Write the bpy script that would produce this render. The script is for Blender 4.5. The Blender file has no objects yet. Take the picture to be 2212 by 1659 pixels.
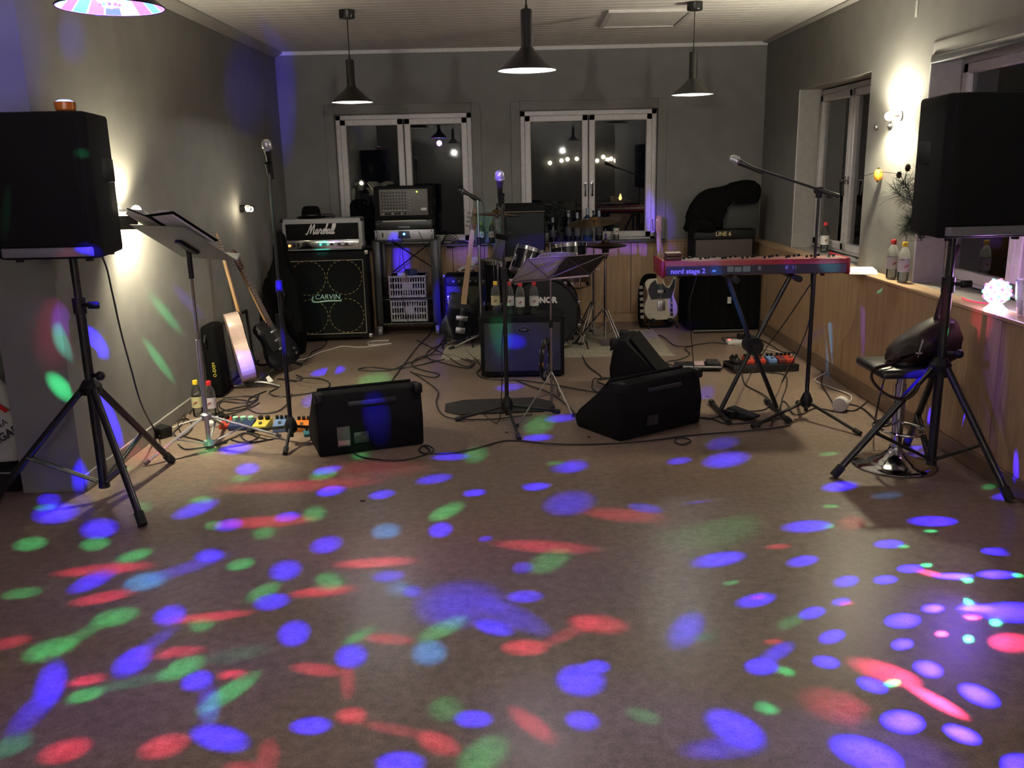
import bpy, bmesh, math, random
from mathutils import Vector, Matrix
random.seed(7)
sc = bpy.context.scene
COL = sc.collection
R = math.radians
# ---------------------------------------------------------------- camera (2212 x 1659 frame)
F, PITCH, ROLL, YAW, CAMH = 1914.0, .2418, -.0218, -.0015, 1.5
_cp, _sp = math.cos(PITCH), math.sin(PITCH)
FW = Vector((math.sin(YAW) * _cp, math.cos(YAW) * _cp, -_sp))
_r = Vector((math.cos(YAW), -math.sin(YAW), 0)); _u = _r.cross(FW)
RT = _r * math.cos(ROLL) + _u * math.sin(ROLL)
UP = -_r * math.sin(ROLL) + _u * math.cos(ROLL)
CP = Vector((0, 0, CAMH))
cam_d = bpy.data.cameras.new('camera'); cam = bpy.data.objects.new('camera', cam_d); COL.objects.link(cam)
cam_d.sensor_fit = 'HORIZONTAL'; cam_d.sensor_width = 36; cam_d.lens = 36 * F / 2212
cam_d.clip_start = .05; cam_d.clip_end = 100
m = Matrix((RT, UP, -FW)).transposed().to_4x4(); m.translation = CP
cam.matrix_world = m
sc.camera = cam
# a pixel of the photograph gives a direction; floor, wall or a known depth gives the distance
def ray(x, y): return FW + RT * ((x - 1106) / F) - UP * ((y - 829.5) / F)
def FL(x, y, z=0.0): d = ray(x, y); return CP + d * ((z - CAMH) / d.z)
def PY(x, y, Y): d = ray(x, y); return CP + d * (Y / d.y)
def PX(x, y, X): d = ray(x, y); return CP + d * (X / d.x)
# ---------------------------------------------------------------- view, world (night outside)
vs = sc.view_settings
vs.view_transform = 'Standard'; vs.look = 'None'; vs.gamma = 1; vs.use_curve_mapping = False
vs.exposure = 0.0
w = bpy.data.worlds.new('night'); sc.world = w; w.use_nodes = True
w.node_tree.nodes['Background'].inputs[0].default_value = (.012, .014, .022, 1)
w.node_tree.nodes['Background'].inputs[1].default_value = .12
cy = sc.cycles
cy.max_bounces = 6; cy.diffuse_bounces = 4; cy.glossy_bounces = 3; cy.transmission_bounces = 3; cy.transparent_max_bounces = 8
cy.caustics_reflective = False; cy.caustics_refractive = False; cy.use_adaptive_sampling = True; cy.adaptive_threshold = .03; cy.sample_clamp_indirect = 6
# room dimensions (metres)
XL, XR, XW, YB, YF, ZC, ZW = -2.10, 2.367, 2.256, 8.515, -3.2, 2.54, .78
# ---------------------------------------------------------------- helpers
def nmat(name):
    m = bpy.data.materials.new(name); m.use_nodes = True
    nt = m.node_tree; b = nt.nodes['Principled BSDF']
    return m, nt, b
def lk(nt, a, b): nt.links.new(a, b)
MATS = {}
def M(name, col, rough=.5, metal=0.0, var=0.0, scale=30.0, bump=0.0, emit=None, es=1.0, spec=.5, stretch=None):
    if name in MATS: return MATS[name]
    m, nt, b = nmat(name)
    b.inputs['Base Color'].default_value = (*col, 1); b.inputs['Roughness'].default_value = rough
    b.inputs['Metallic'].default_value = metal; b.inputs['Specular IOR Level'].default_value = spec
    if emit: b.inputs['Emission Color'].default_value = (*emit, 1); b.inputs['Emission Strength'].default_value = es
    tc = nt.nodes.new('ShaderNodeTexCoord'); mp = nt.nodes.new('ShaderNodeMapping'); n = nt.nodes.new('ShaderNodeTexNoise')
    lk(nt, tc.outputs['Object'], mp.inputs[0]); lk(nt, mp.outputs[0], n.inputs['Vector'])
    if stretch: mp.inputs['Scale'].default_value = stretch
    n.inputs['Scale'].default_value = scale; n.inputs['Detail'].default_value = 1
    v = max(var, .06)
    r = nt.nodes.new('ShaderNodeValToRGB'); r.color_ramp.elements[0].position = .3; r.color_ramp.elements[1].position = .7
    r.color_ramp.elements[0].color = (*[c * (1 - v) for c in col], 1); r.color_ramp.elements[1].color = (*[min(1, c * (1 + v)) for c in col], 1)
    lk(nt, n.outputs['Fac'], r.inputs[0]); lk(nt, r.outputs[0], b.inputs['Base Color'])
    if bump:
        bp = nt.nodes.new('ShaderNodeBump'); bp.inputs['Strength'].default_value = bump; bp.inputs['Distance'].default_value = .01
        lk(nt, n.outputs['Fac'], bp.inputs['Height']); lk(nt, bp.outputs[0], b.inputs['Normal'])
    MATS[name] = m
    return m
def glassy(name, tint=(1, 1, 1), ior=1.45, rough=.02, gl=1.0, gcol=(1, 1, 1)):
    m = bpy.data.materials.new(name); m.use_nodes = True; nt = m.node_tree; nt.nodes.clear()
    o = nt.nodes.new('ShaderNodeOutputMaterial'); mx = nt.nodes.new('ShaderNodeMixShader'); t = nt.nodes.new('ShaderNodeBsdfTransparent')
    g = nt.nodes.new('ShaderNodeBsdfGlossy'); f = nt.nodes.new('ShaderNodeFresnel'); k = nt.nodes.new('ShaderNodeMath'); k.operation = 'MULTIPLY'; k.use_clamp = True
    t.inputs[0].default_value = (*tint, 1); g.inputs['Roughness'].default_value = rough; g.inputs['Color'].default_value = (*gcol, 1); f.inputs[0].default_value = ior; k.inputs[1].default_value = gl
    lk(nt, f.outputs[0], k.inputs[0]); lk(nt, k.outputs[0], mx.inputs[0]); lk(nt, t.outputs[0], mx.inputs[1]); lk(nt, g.outputs[0], mx.inputs[2]); lk(nt, mx.outputs[0], o.inputs[0])
    MATS[name] = m
    return m
def cr(pts, k=6, closed=False):
    P = [Vector(p) for p in pts]; n = len(P); out = []
    if n < 3: return P
    for i in range(n if closed else n - 1):
        a = P[(i - 1) % n] if closed or i else P[0]; b = P[i]; c = P[(i + 1) % n]; d = P[(i + 2) % n] if closed or i + 2 < n else P[-1]
        for j in range(k):
            t = j / k
            out.append(.5 * (2 * b + (c - a) * t + (2 * a - 5 * b + 4 * c - d) * t * t + (3 * b - a - 3 * c + d) * t ** 3))
    if not closed: out.append(P[-1])
    return out
class MB:
    def __init__(s): s.v = []; s.f = []; s.T = Matrix.Identity(4)
    def add(s, vs, fs, T=None):
        o = len(s.v); T = s.T @ T if T is not None else s.T
        s.v += [T @ Vector(p) for p in vs]; s.f += [[i + o for i in f] for f in fs]; return s
    def box(s, x0, x1, y0, y1, z0, z1, T=None):
        return s.add([(x, y, z) for z in (z0, z1) for y in (y0, y1) for x in (x0, x1)],
                     [(0, 2, 3, 1), (4, 5, 7, 6), (0, 1, 5, 4), (2, 6, 7, 3), (0, 4, 6, 2), (1, 3, 7, 5)], T)
    def rbox(s, x0, x1, y0, y1, z0, z1, b=.01, seg=2, T=None):
        bm = bmesh.new(); bmesh.ops.create_cube(bm, size=1)
        for v in bm.verts: v.co = ((x0 + x1) / 2 + v.co.x * (x1 - x0), (y0 + y1) / 2 + v.co.y * (y1 - y0), (z0 + z1) / 2 + v.co.z * (z1 - z0))
        b = min(b, .45 * min(x1 - x0, y1 - y0, z1 - z0))
        bmesh.ops.bevel(bm, geom=list(bm.edges), offset=b, segments=seg, profile=.5, affect='EDGES')
        return s.bm(bm, T)
    def bm(s, bm, T=None):
        bm.verts.index_update(); s.add([v.co.copy() for v in bm.verts], [[v.index for v in f.verts] for f in bm.faces], T); bm.free(); return s
    def prism(s, poly, z0, z1, T=None, bev=0, seg=2):
        """poly of (x, y), extruded along z"""
        n = len(poly)
        if bev:
            bm = bmesh.new(); a = [bm.verts.new((p[0], p[1], z0)) for p in poly]; b = [bm.verts.new((p[0], p[1], z1)) for p in poly]
            bm.faces.new(a[::-1]); bm.faces.new(b)
            for i in range(n): bm.faces.new((a[i], a[(i + 1) % n], b[(i + 1) % n], b[i]))
            bmesh.ops.bevel(bm, geom=list(bm.edges), offset=bev, segments=seg, profile=.5, affect='EDGES'); return s.bm(bm, T)
        return s.add([(p[0], p[1], z0) for p in poly] + [(p[0], p[1], z1) for p in poly],
                     [list(range(n))[::-1], list(range(n, 2 * n))] + [(i, (i + 1) % n, n + (i + 1) % n, n + i) for i in range(n)], T)
    def cyl(s, a, b, r0, r1=None, n=14, cap=True):
        a = Vector(a); b = Vector(b); r1 = r0 if r1 is None else r1
        d = (b - a).normalized(); q = d.to_track_quat('Z', 'Y'); x = q @ Vector((1, 0, 0)); y = q @ Vector((0, 1, 0))
        vs = [a + (x * math.cos(t) + y * math.sin(t)) * r0 for t in [2 * math.pi * i / n for i in range(n)]] + [b + (x * math.cos(t) + y * math.sin(t)) * r1 for t in [2 * math.pi * i / n for i in range(n)]]
        fs = [(i, (i + 1) % n, n + (i + 1) % n, n + i) for i in range(n)]
        if cap: fs += [list(range(n))[::-1], list(range(n, 2 * n))]
        return s.add(vs, fs)
    def tube(s, pts, r, n=6, closed=False, flat=None):
        P = [Vector(p) for p in pts]; k = len(P); vs = []; fs = []
        t0 = (P[1] - P[0]).normalized(); up = Vector((0, 0, 1)) if abs(t0.z) < .9 else Vector((1, 0, 0)); x = t0.cross(up).normalized()
        for i in range(k):
            t = (P[(i + 1) % k] - P[i - 1]) if closed or 0 < i < k - 1 else (P[1] - P[0] if i == 0 else P[-1] - P[-2])
            t.normalize(); x = (x - t * x.dot(t)).normalized(); y = t.cross(x)
            rr = r(i / (k - 1)) if callable(r) else r
            fx = rr; fy = flat if flat else rr
            vs += [P[i] + x * math.cos(2 * math.pi * j / n) * fx + y * math.sin(2 * math.pi * j / n) * fy for j in range(n)]
        for i in range(k if closed else k - 1):
            for j in range(n): fs.append((i * n + j, i * n + (j + 1) % n, ((i + 1) % k) * n + (j + 1) % n, ((i + 1) % k) * n + j))
        if not closed: fs += [list(range(n))[::-1], [(k - 1) * n + j for j in range(n)]]
        return s.add(vs, fs)
    def lathe(s, prof, n=24, T=None, cap=True):
        k = len(prof); vs = []; fs = []
        for r, z in prof: vs += [(max(r, 1e-4) * math.cos(2 * math.pi * j / n), max(r, 1e-4) * math.sin(2 * math.pi * j / n), z) for j in range(n)]
        for i in range(k - 1):
            for j in range(n): fs.append((i * n + j, i * n + (j + 1) % n, (i + 1) * n + (j + 1) % n, (i + 1) * n + j))
        if cap: fs += [list(range(n))[::-1], [(k - 1) * n + j for j in range(n)]]
        return s.add(vs, fs, T)
    def ring(s, c, rad, r, n=32, m=6, T=None):
        P = [(c[0] + rad * math.cos(2 * math.pi * i / n), c[1] + rad * math.sin(2 * math.pi * i / n), c[2]) for i in range(n)]
        sv = s.T
        if T is not None: s.T = s.T @ T
        s.tube(P, r, m, closed=True); s.T = sv; return s
    def ball(s, c, r, n=14, m=9, sc=(1, 1, 1), T=None):
        pr = [(math.sin(math.pi * i / m) * r, -math.cos(math.pi * i / m) * r) for i in range(m + 1)]
        A = Matrix.Translation(c) @ Matrix.Diagonal((*sc, 1))
        return s.lathe(pr, n, (T @ A) if T is not None else A, cap=False)
    def build(s, name, mat, parent=None, loc=None, smooth=True):
        me = bpy.data.meshes.new(name); me.from_pydata([tuple(v) for v in s.v], [], s.f); me.update()
        if smooth:
            me.polygons.foreach_set('use_smooth', [True] * len(me.polygons))
            me.set_sharp_from_angle(angle=.62)
        me.materials.append(mat)
        o = bpy.data.objects.new(name, me); COL.objects.link(o)
        if parent: o.parent = parent
        if loc: o.location = loc
        return o
def tag(o, label, cat=None, group=None, kind=None):
    if label: o['label'] = label
    if cat: o['category'] = cat
    if group: o['group'] = group
    if kind: o['kind'] = kind
    return o
def thing(name, label, cat, loc=(0, 0, 0), rz=0.0, group=None, rot=None):
    o = bpy.data.objects.new(name, None); COL.objects.link(o); o.location = loc; o.empty_display_size = .05
    o.rotation_euler = rot if rot else (0, 0, rz)
    return tag(o, label, cat, group)
def struct(o): o['kind'] = 'structure'; return o
def dup(root, loc=None, rz=None, label=None, group=None, name=None):
    r = root.copy(); COL.objects.link(r)
    if name: r.name = name
    if loc is not None: r.location = loc
    if rz is not None: r.rotation_euler = (0, 0, rz)
    if label: r['label'] = label
    if group: r['group'] = group
    def rec(a, b):
        for ch in list(a.children):
            c = ch.copy(); COL.objects.link(c); c.parent = b; rec(ch, c)
    rec(root, r); return r
def text(name, s, mat, parent, size, T, ext=.0008, shear=0.0, align='CENTER', bold=0.0):
    cu = bpy.data.curves.new(name, 'FONT'); cu.body = s; cu.size = size; cu.extrude = ext; cu.align_x = align; cu.align_y = 'CENTER'; cu.shear = shear; cu.offset = bold; cu.resolution_u = 3
    t = bpy.data.objects.new(name + '_tmp', cu); COL.objects.link(t)
    me = bpy.data.meshes.new_from_object(t.evaluated_get(bpy.context.evaluated_depsgraph_get()))
    bpy.data.objects.remove(t); bpy.data.curves.remove(cu)
    me.materials.clear(); me.materials.append(mat)
    o = bpy.data.objects.new(name, me); COL.objects.link(o)
    if parent: o.parent = parent
    o.matrix_local = T
    return o
def TR(x, y, z): return Matrix.Translation((x, y, z))
def RX(a): return Matrix.Rotation(a, 4, 'X')
def RY(a): return Matrix.Rotation(a, 4, 'Y')
def RZ(a): return Matrix.Rotation(a, 4, 'Z')
FRONT = RX(R(90))        # xy plane -> facing -y (towards the camera)
def basis(o, x, y, z):
    m = Matrix((x, y, z)).transposed().to_4x4(); m.translation = o; return m
# ---------------------------------------------------------------- materials
def mat_floor():
    m, nt, b = nmat('linoleum')
    tc = nt.nodes.new('ShaderNodeTexCoord')
    def noise(s, d, v=None):
        n = nt.nodes.new('ShaderNodeTexNoise'); n.inputs['Scale'].default_value = s; n.inputs['Detail'].default_value = d; n.inputs['Roughness'].default_value = .65
        lk(nt, tc.outputs['Object'], n.inputs['Vector']); return n
    big = noise(1.3, 2); mid = noise(26, 4); fine = noise(170, 1)
    r1 = nt.nodes.new('ShaderNodeValToRGB'); e = r1.color_ramp.elements
    e[0].position = .34; e[0].color = (.185, .135, .102, 1); e[1].position = .68; e[1].color = (.32, .24, .185, 1)
    lk(nt, mid.outputs['Fac'], r1.inputs[0])
    r2 = nt.nodes.new('ShaderNodeValToRGB'); e = r2.color_ramp.elements
    e[0].position = .3; e[0].color = (.80, .78, .78, 1); e[1].position = .7; e[1].color = (1.05, 1.03, 1, 1)
    lk(nt, big.outputs['Fac'], r2.inputs[0])
    mx = nt.nodes.new('ShaderNodeMix'); mx.data_type = 'RGBA'; mx.blend_type = 'MULTIPLY'; mx.inputs[0].default_value = 1
    lk(nt, r1.outputs[0], mx.inputs[6]); lk(nt, r2.outputs[0], mx.inputs[7])
    r3 = nt.nodes.new('ShaderNodeValToRGB'); e = r3.color_ramp.elements; e[0].position = .36; e[0].color = (.62, .6, .6, 1); e[1].position = .5; e[1].color = (1, 1, 1, 1)
    lk(nt, fine.outputs['Fac'], r3.inputs[0])
    m2 = nt.nodes.new('ShaderNodeMix'); m2.data_type = 'RGBA'; m2.blend_type = 'MULTIPLY'; m2.inputs[0].default_value = .8
    lk(nt, mx.outputs[2], m2.inputs[6]); lk(nt, r3.outputs[0], m2.inputs[7]); lk(nt, m2.outputs[2], b.inputs['Base Color'])
    rr = nt.nodes.new('ShaderNodeMapRange'); rr.inputs[3].default_value = .26; rr.inputs[4].default_value = .42
    lk(nt, mid.outputs['Fac'], rr.inputs[0]); lk(nt, rr.outputs[0], b.inputs['Roughness'])
    bp = nt.nodes.new('ShaderNodeBump'); bp.inputs['Strength'].default_value = .12; bp.inputs['Distance'].default_value = .004
    lk(nt, mid.outputs['Fac'], bp.inputs['Height']); lk(nt, bp.outputs[0], b.inputs['Normal'])
    b.inputs['Specular IOR Level'].default_value = .5
    return m
def mat_wood(name, c0, c1, sc=(1.2, 14, 14), rough=.45):
    m, nt, b = nmat(name)
    tc = nt.nodes.new('ShaderNodeTexCoord'); mp = nt.nodes.new('ShaderNodeMapping'); mp.inputs['Scale'].default_value = sc
    n = nt.nodes.new('ShaderNodeTexNoise'); n.inputs['Scale'].default_value = 2.2; n.inputs['Detail'].default_value = 4; n.inputs['Distortion'].default_value = 1.2
    lk(nt, tc.outputs['Object'], mp.inputs[0]); lk(nt, mp.outputs[0], n.inputs['Vector'])
    r = nt.nodes.new('ShaderNodeValToRGB'); e = r.color_ramp.elements; e[0].position = .3; e[0].color = (*c0, 1); e[1].position = .72; e[1].color = (*c1, 1)
    lk(nt, n.outputs['Fac'], r.inputs[0]); lk(nt, r.outputs[0], b.inputs['Base Color']); b.inputs['Roughness'].default_value = rough
    MATS[name] = m
    return m
floor_m = mat_floor()
wall_m = M('grey_wall_paint', (.20, .193, .18), .75, var=.05, scale=6)
ceil_m = M('white_ceiling_paint', (.80, .775, .74), .6, var=.04, scale=9)
trim_m = M('white_trim', (.66, .64, .62), .5, var=.03)
frame_m = M('window_frame_paint', (.60, .57, .55), .35, var=.03)
birch = mat_wood('birch_panel', (.36, .23, .125), (.50, .335, .19), (14, 14, 1.2))
birch_x = mat_wood('birch_board', (.38, .245, .135), (.53, .36, .205), (14, 1.2, 14))
base_m = mat_wood('baseboard_wood', (.15, .095, .055), (.23, .15, .09), (6, 1.2, 14))
sill_m = M('dark_sill', (.07, .066, .062), .4, var=.08)
blk = M('black_plastic', (.008, .008, .008), .45, var=.15, scale=60, spec=.3)
blk_soft = M('black_tolex', (.007, .007, .007), .7, var=.25, scale=220, spec=.12)
blk_fab = M('black_fabric', (.005, .005, .005), .95, var=.3, scale=60, spec=.06)
blk_met = M('black_metal', (.010, .010, .010), .32, var=.1)
blk_gloss = M('black_gloss', (.008, .008, .01), .12, var=.1)
rubber = M('rubber', (.012, .012, .012), .8, var=.1)
grille = M('grille_cloth', (.008, .008, .008), .8, var=.35, scale=400, spec=.1)
grille_g = M('grey_grille_cloth', (.022, .021, .02), .85, var=.25, scale=400, spec=.15)
chrome = M('chrome', (.62, .62, .64), .1, 1.0, var=.02)
steel = M('satin_steel', (.42, .42, .44), .3, 1.0, var=.05)
silver = M('silver_paint', (.42, .42, .43), .38, .5, var=.06)
alu = M('pale_aluminium', (.50, .50, .52), .35, .75, var=.06)
white_p = M('white_plastic', (.60, .59, .57), .45, var=.05)
crate_m = M('crate_plastic', (.33, .325, .34), .5, var=.06)
paper = M('paper', (.72, .70, .66), .8, var=.04)
red_p = M('nord_red', (.30, .015, .025), .35, var=.06)
red_cap = M('red_cap', (.55, .02, .02), .4, var=.04)
yel_cap = M('yellow_cap', (.75, .52, .03), .4, var=.04)
orange_p = M('orange_paint', (.65, .18, .02), .4, var=.06)
yellow_p = M('yellow_paint', (.62, .48, .07), .4, var=.06)
blue_p = M('blue_paint', (.13, .22, .42), .4, var=.06)
navy_p = M('navy_paint', (.02, .035, .10), .4, var=.06)
redp2 = M('red_paint', (.45, .05, .025), .4, var=.06)
lab_w = M('white_print', (.75, .74, .72), .6, var=.02)
gold = M('gold_trim', (.45, .33, .14), .4, .6, var=.1)
brass = M('cymbal_bronze', (.42, .27, .11), .24, 1.0, var=.12, scale=14)
maple = mat_wood('maple_neck', (.42, .25, .11), (.56, .36, .18), (20, 20, 2))
cream = M('cream_lacquer', (.62, .56, .42), .28, var=.04)
pinkwhite = M('pale_pink_lacquer', (.70, .52, .46), .3, var=.04)
spruce = mat_wood('spruce_top', (.36, .30, .20), (.47, .40, .28), (2, 26, 2))
rosew = M('rosewood', (.07, .03, .018), .45, var=.3, scale=40)
rug_m = M('grey_rug', (.30, .265, .20), .95, var=.22, scale=60, bump=.5)
mat_m = M('charcoal_mat', (.028, .026, .026), .85, var=.25, scale=60, spec=.2)
leather = M('black_leather', (.016, .015, .016), .3, var=.2, scale=80)
brown_l = M('brown_leather', (.022, .010, .008), .45, var=.3, scale=50, spec=.25)
head_m = M('drum_head', (.33, .27, .19), .5, var=.05)
shell_m = M('black_drum_shell', (.008, .008, .012), .15, var=.1)
cable_m = M('black_cable', (.012, .011, .011), .5, var=.1)
cable_w = M('white_cable', (.55, .50, .46), .5, var=.05)
dark_leaf = M('dark_leaf', (.012, .02, .012), .55, var=.3)
pine_m = M('pine_needles', (.02, .035, .018), .7, var=.3)
glass_pane = glassy('window_glass', (.72, .74, .74), 1.5, .012, 1.6)
pet = glassy('clear_bottle', (.90, .92, .92), 1.5, .06, 1.8)
_nt = pet.node_tree; _o = _nt.nodes['Material Output']; _mx = _nt.nodes.new('ShaderNodeMixShader'); _df = _nt.nodes.new('ShaderNodeBsdfTranslucent'); _df.inputs[0].default_value = (.8, .8, .78, 1); _mx.inputs[0].default_value = .16
_src = _o.inputs[0].links[0].from_socket; lk(_nt, _src, _mx.inputs[1]); lk(_nt, _df.outputs[0], _mx.inputs[2]); lk(_nt, _mx.outputs[0], _o.inputs[0])
water = glassy('water', (.82, .86, .86), 1.33, .03, 1.0)
def emis(name, col, s): return M(name, col, .5, emit=col, es=s)
warm = (1.0, .86, .58)
bulb_m = emis('lit_bulb', (1.0, .88, .66), 14)
sconce_m = emis('lit_sconce_glass', (1.0, .90, .68), 22)
# ---------------------------------------------------------------- lamps that light the room
def point(name, loc, col, e, r=.03, parent=None):
    l = bpy.data.lights.new(name, 'POINT'); l.energy = e; l.color = col; l.shadow_soft_size = r
    o = bpy.data.objects.new(name, l); COL.objects.link(o); o.location = loc
    if parent: o.parent = parent
    return o
PENDANT_E, SCONCE_E = 98.0, 260.0
PEND = [(-1.07, 6.41), (.10, 4.55), (1.275, 6.39), (.10, .55), (1.30, -1.2), (-1.1, -1.2)]
SCONCE_R, SCONCE_L = Vector((2.295, 5.55, 1.74)), Vector((-2.0, 4.84, 1.31))
D1 = Vector((-1.09, 2.63, 1.925))     # colour bulb in the hanging lamp
D2 = Vector((2.295, 4.16, .868))       # colour ball on the window ledge
for i, (x, y) in enumerate(PEND): point('pendant_light', (x, y, 1.985), (1, .97, .90), PENDANT_E * (1 if i < 3 else .22), .028)
def lamp_spot(name, loc, d, size, blend, col, e, r=.03):
    l = bpy.data.lights.new(name, 'SPOT'); l.energy = e; l.color = col; l.shadow_soft_size = r; l.spot_size = R(size); l.spot_blend = blend
    o = bpy.data.objects.new(name, l); COL.objects.link(o); o.location = loc; o.rotation_euler = Vector(d).to_track_quat('-Z', 'Y').to_euler(); return o
lamp_spot('sconce_light', SCONCE_R, (-.04, 0, 1), 166, .5, (1, .92, .70), SCONCE_E * 1.05)     # throws up and down the wall
lamp_spot('sconce_light', SCONCE_R, (.22, 0, -1), 140, .6, (1, .91, .64), SCONCE_E * 1.3)
point('sconce_light', SCONCE_R, (1, .91, .64), 45, .03)
FILL_LAMPS = [Vector((-1.2, YF + .07, 1.8)), Vector((1.2, YF + .07, 1.8))]  # unseen lamps added to brighten the ceiling and back wall
for q in FILL_LAMPS: point('sconce_light', q, (1, .95, .84), 120, .03); lamp_spot('sconce_light', q, (0, .35, 1), 160, .4, (1, .97, .91), 1700)
lamp_spot('sconce_light', SCONCE_L, (-.10, .32, -1), 130, .5, (1, .91, .64), 460)       # mostly thrown down the wall
lamp_spot('sconce_light', SCONCE_L, (-.12, .05, 1), 130, .6, (1, .91, .64), 190)
point('sconce_light', SCONCE_L, (1, .91, .64), 16, .03)
# colour beams thrown by the two disco lamps: each lens of the lamps is one spot
BEAMC = {'B': ((.02, .008, 1.0), 34.0), 'R': ((1.0, .05, .16), 7.0), 'G': ((.06, 1.0, .34), 6.0), 'C': ((.03, .30, 1.0), 13.0), 'P': ((.16, .06, 1.0), 6.0), 'T': ((.05, .80, .62), 3.0)}
def beam(src, c, a, b, colr, k=1.0, cosmin=.25, n=Vector((0, 0, 1))):
    d = (c - src).normalized(); s = src + d * .07; v = c - s; dist = v.length; d = v / dist
    def off(e): q = e - s; return q / q.dot(d) - d
    oa, ob = off(a), off(b)
    if ob.length > oa.length: oa, ob = ob, oa
    x = (oa - d * oa.dot(d)).normalized(); z = -d; y = z.cross(x).normalized()
    ta = max(oa.length, .004); tb = max(abs(ob.dot(y)), .004)
    col, E = BEAMC[colr]
    l = bpy.data.lights.new('disco_beam', 'SPOT'); l.color = col; l.shadow_soft_size = .004; l.spot_blend = 1.0
    l.spot_size = 2 * math.atan(ta); cs = max(cosmin, abs(d.dot(n)))
    l.energy = k * E * 4 * math.pi * dist * dist / cs
    o = bpy.data.objects.new('disco_beam', l); COL.objects.link(o)
    m = Matrix((x, y, z)).transposed().to_4x4() @ Matrix.Diagonal((1, tb / ta, 1, 1)); m.translation = s
    o.matrix_world = m
    return o
BGAIN = 1.45
def floor_beam(x, y, a, b, ang, colr, k, src):
    t = R(ang); ca, sa = math.cos(t), -math.sin(t)
    a *= BGAIN; b *= BGAIN
    beam(src, FL(x, y), FL(x + a * ca, y + a * sa), FL(x - b * sa, y + b * ca), colr, k)
def thing_beam(P, a, b, ang, colr, k, src, n=Vector((0, -1, 0))):
    dep = (P - CP).dot(FW) / F; t = R(ang); ca, sa = math.cos(t), math.sin(t)
    ax = (RT * ca + UP * sa) * a * dep * BGAIN; bx = (UP * ca - RT * sa) * b * dep * BGAIN
    beam(src, P, P + ax, P + bx, colr, k, .35, n)
def pack(ox, oy, s, src, rows):
    for row in rows.strip().splitlines():
        for it in row.split(';'):
            q = it.split()
            if not q: continue
            c = q[0]; x, y, a, b = map(float, q[1:5]); ang = float(q[5]) if len(q) > 5 else 0; k = float(q[6]) if len(q) > 6 else 1
            floor_beam(ox + x / s, oy + y / s, a / s, b / s, ang, c, k, src)
pack(0, 1050, 2.724, D1, '''
B 330 160 110 50 15; B 585 250 90 50 20; G 180 340 85 35 20; G 560 340 75 35 20; G 265 125 55 18 0 .6; G 850 120 45 30 0 .5; G 1185 80 65 20 0 .7
B 1150 135 110 35 25 .8; G 1255 230 45 25 0 .7; B 1345 228 70 30 15 .8; R 1560 210 250 30 3 .9; B 1690 180 60 25 0 .8; G 1850 165 60 40 0 .8; G 1555 275 60 35 0 .6
B 1920 345 75 45 -15 .9; B 1950 30 70 25 15 .7; G 790 410 90 30 20; R 620 490 240 28 5; B 540 560 110 40 30 .8; B 1230 410 70 35 25 .8; G 1415 460 70 30 20
C 860 560 110 45 15; R 610 655 160 28 10; G 130 630 100 28 5 .6; B 1680 495 80 50; G 1550 620 90 40 35 .7; B 1600 680 90 40 10 .8; G 1940 560 60 55 40 .8; R 1900 620 170 28 5 .9
B 1000 760 80 50 0 .9; R 1230 770 220 25 6 .9; G 1180 820 70 35 20 .6; G 680 770 120 45 15 .8; B 1730 865 80 65; R 60 920 110 30 10 .6; G 300 960 130 55 25 .9
B 780 1030 85 75 60 .9; R 1010 980 170 30 5 .8; G 1070 1070 120 50 28 .9; B 300 1160 110 75 80 .9; B 1160 1145 80 50; R 500 1145 110 30 10; R 1370 1110 80 28; G 1350 1210 170 45 35 .9
R 1870 1080 140 35 -8 .8; G 500 1230 100 35 15; B 1830 1410 100 45; B 1290 1480 140 70 -20 1.1; R 385 1555 130 60 10; R 965 1530 130 60 12; T 60 1530 130 50 20; B 200 1320 150 60 50 .4
R 1580 1580 60 90 0 .4; R 1430 1650 100 30 0 .5; T 1400 990 170 40 10 .4; B 900 920 160 30 35 .25; B 1100 480 220 30 18 .25; G 470 880 160 30 30 .35; T 800 1150 250 30 12 .5; B 1230 1280 60 110 0 .3; T 1240 1330 50 60 0 .5
''')
pack(740, 1050, 2.724, D1, '''
B 230 50 65 22 10 .8; B 770 40 50 18 0 .6; B 1140 5 60 20 0 .6; G 610 150 85 40 35; B 575 258 60 38; C 255 265 75 40 15; B 1330 100 130 60 0 .4; R 1650 170 220 35 -6 .5; B 1780 130 80 25 -15 .35
R 1180 355 270 32 -4 .75; G 1220 440 90 70 45 .55; R 190 450 210 26 3 1.1; B 840 310 35 15 0 .5; B 1060 480 55 30 0 .4; B 270 530 80 30 0 .5; C 330 600 60 40 0 .4; B 410 620 50 30 0 .5
B 680 690 230 120 0 .35; B 1070 650 90 32 0 .7; B 890 830 90 45 -25 .9; G 590 840 130 45 30 .75; R 1500 810 150 50 -12; R 1070 950 120 42 0 1.1; C 510 980 90 65; B 50 1000 80 60; R 270 900 130 28 -5 .7; G 100 880 90 25 30 .8
B 1400 1140 120 80 0 1.2; B 1500 1060 60 35 15 .9; G 610 1310 90 70 0 .4; B 770 1370 95 45 0 1.1; R 1110 1400 150 50 -40 .8; R 560 1510 110 60 -30 .9; R 50 1350 80 45 0 1; B 1410 1380 85 50 0 .9
B 340 1630 120 60 0 1.1; G 830 1580 130 90 45 .7; G 1770 1350 90 40 -25 .4; R 30 1150 40 90 0 .5; R 300 1430 200 30 -12 .35; R 1320 870 160 30 25 .4; B 1000 760 200 60 -30 .3
''')
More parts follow.
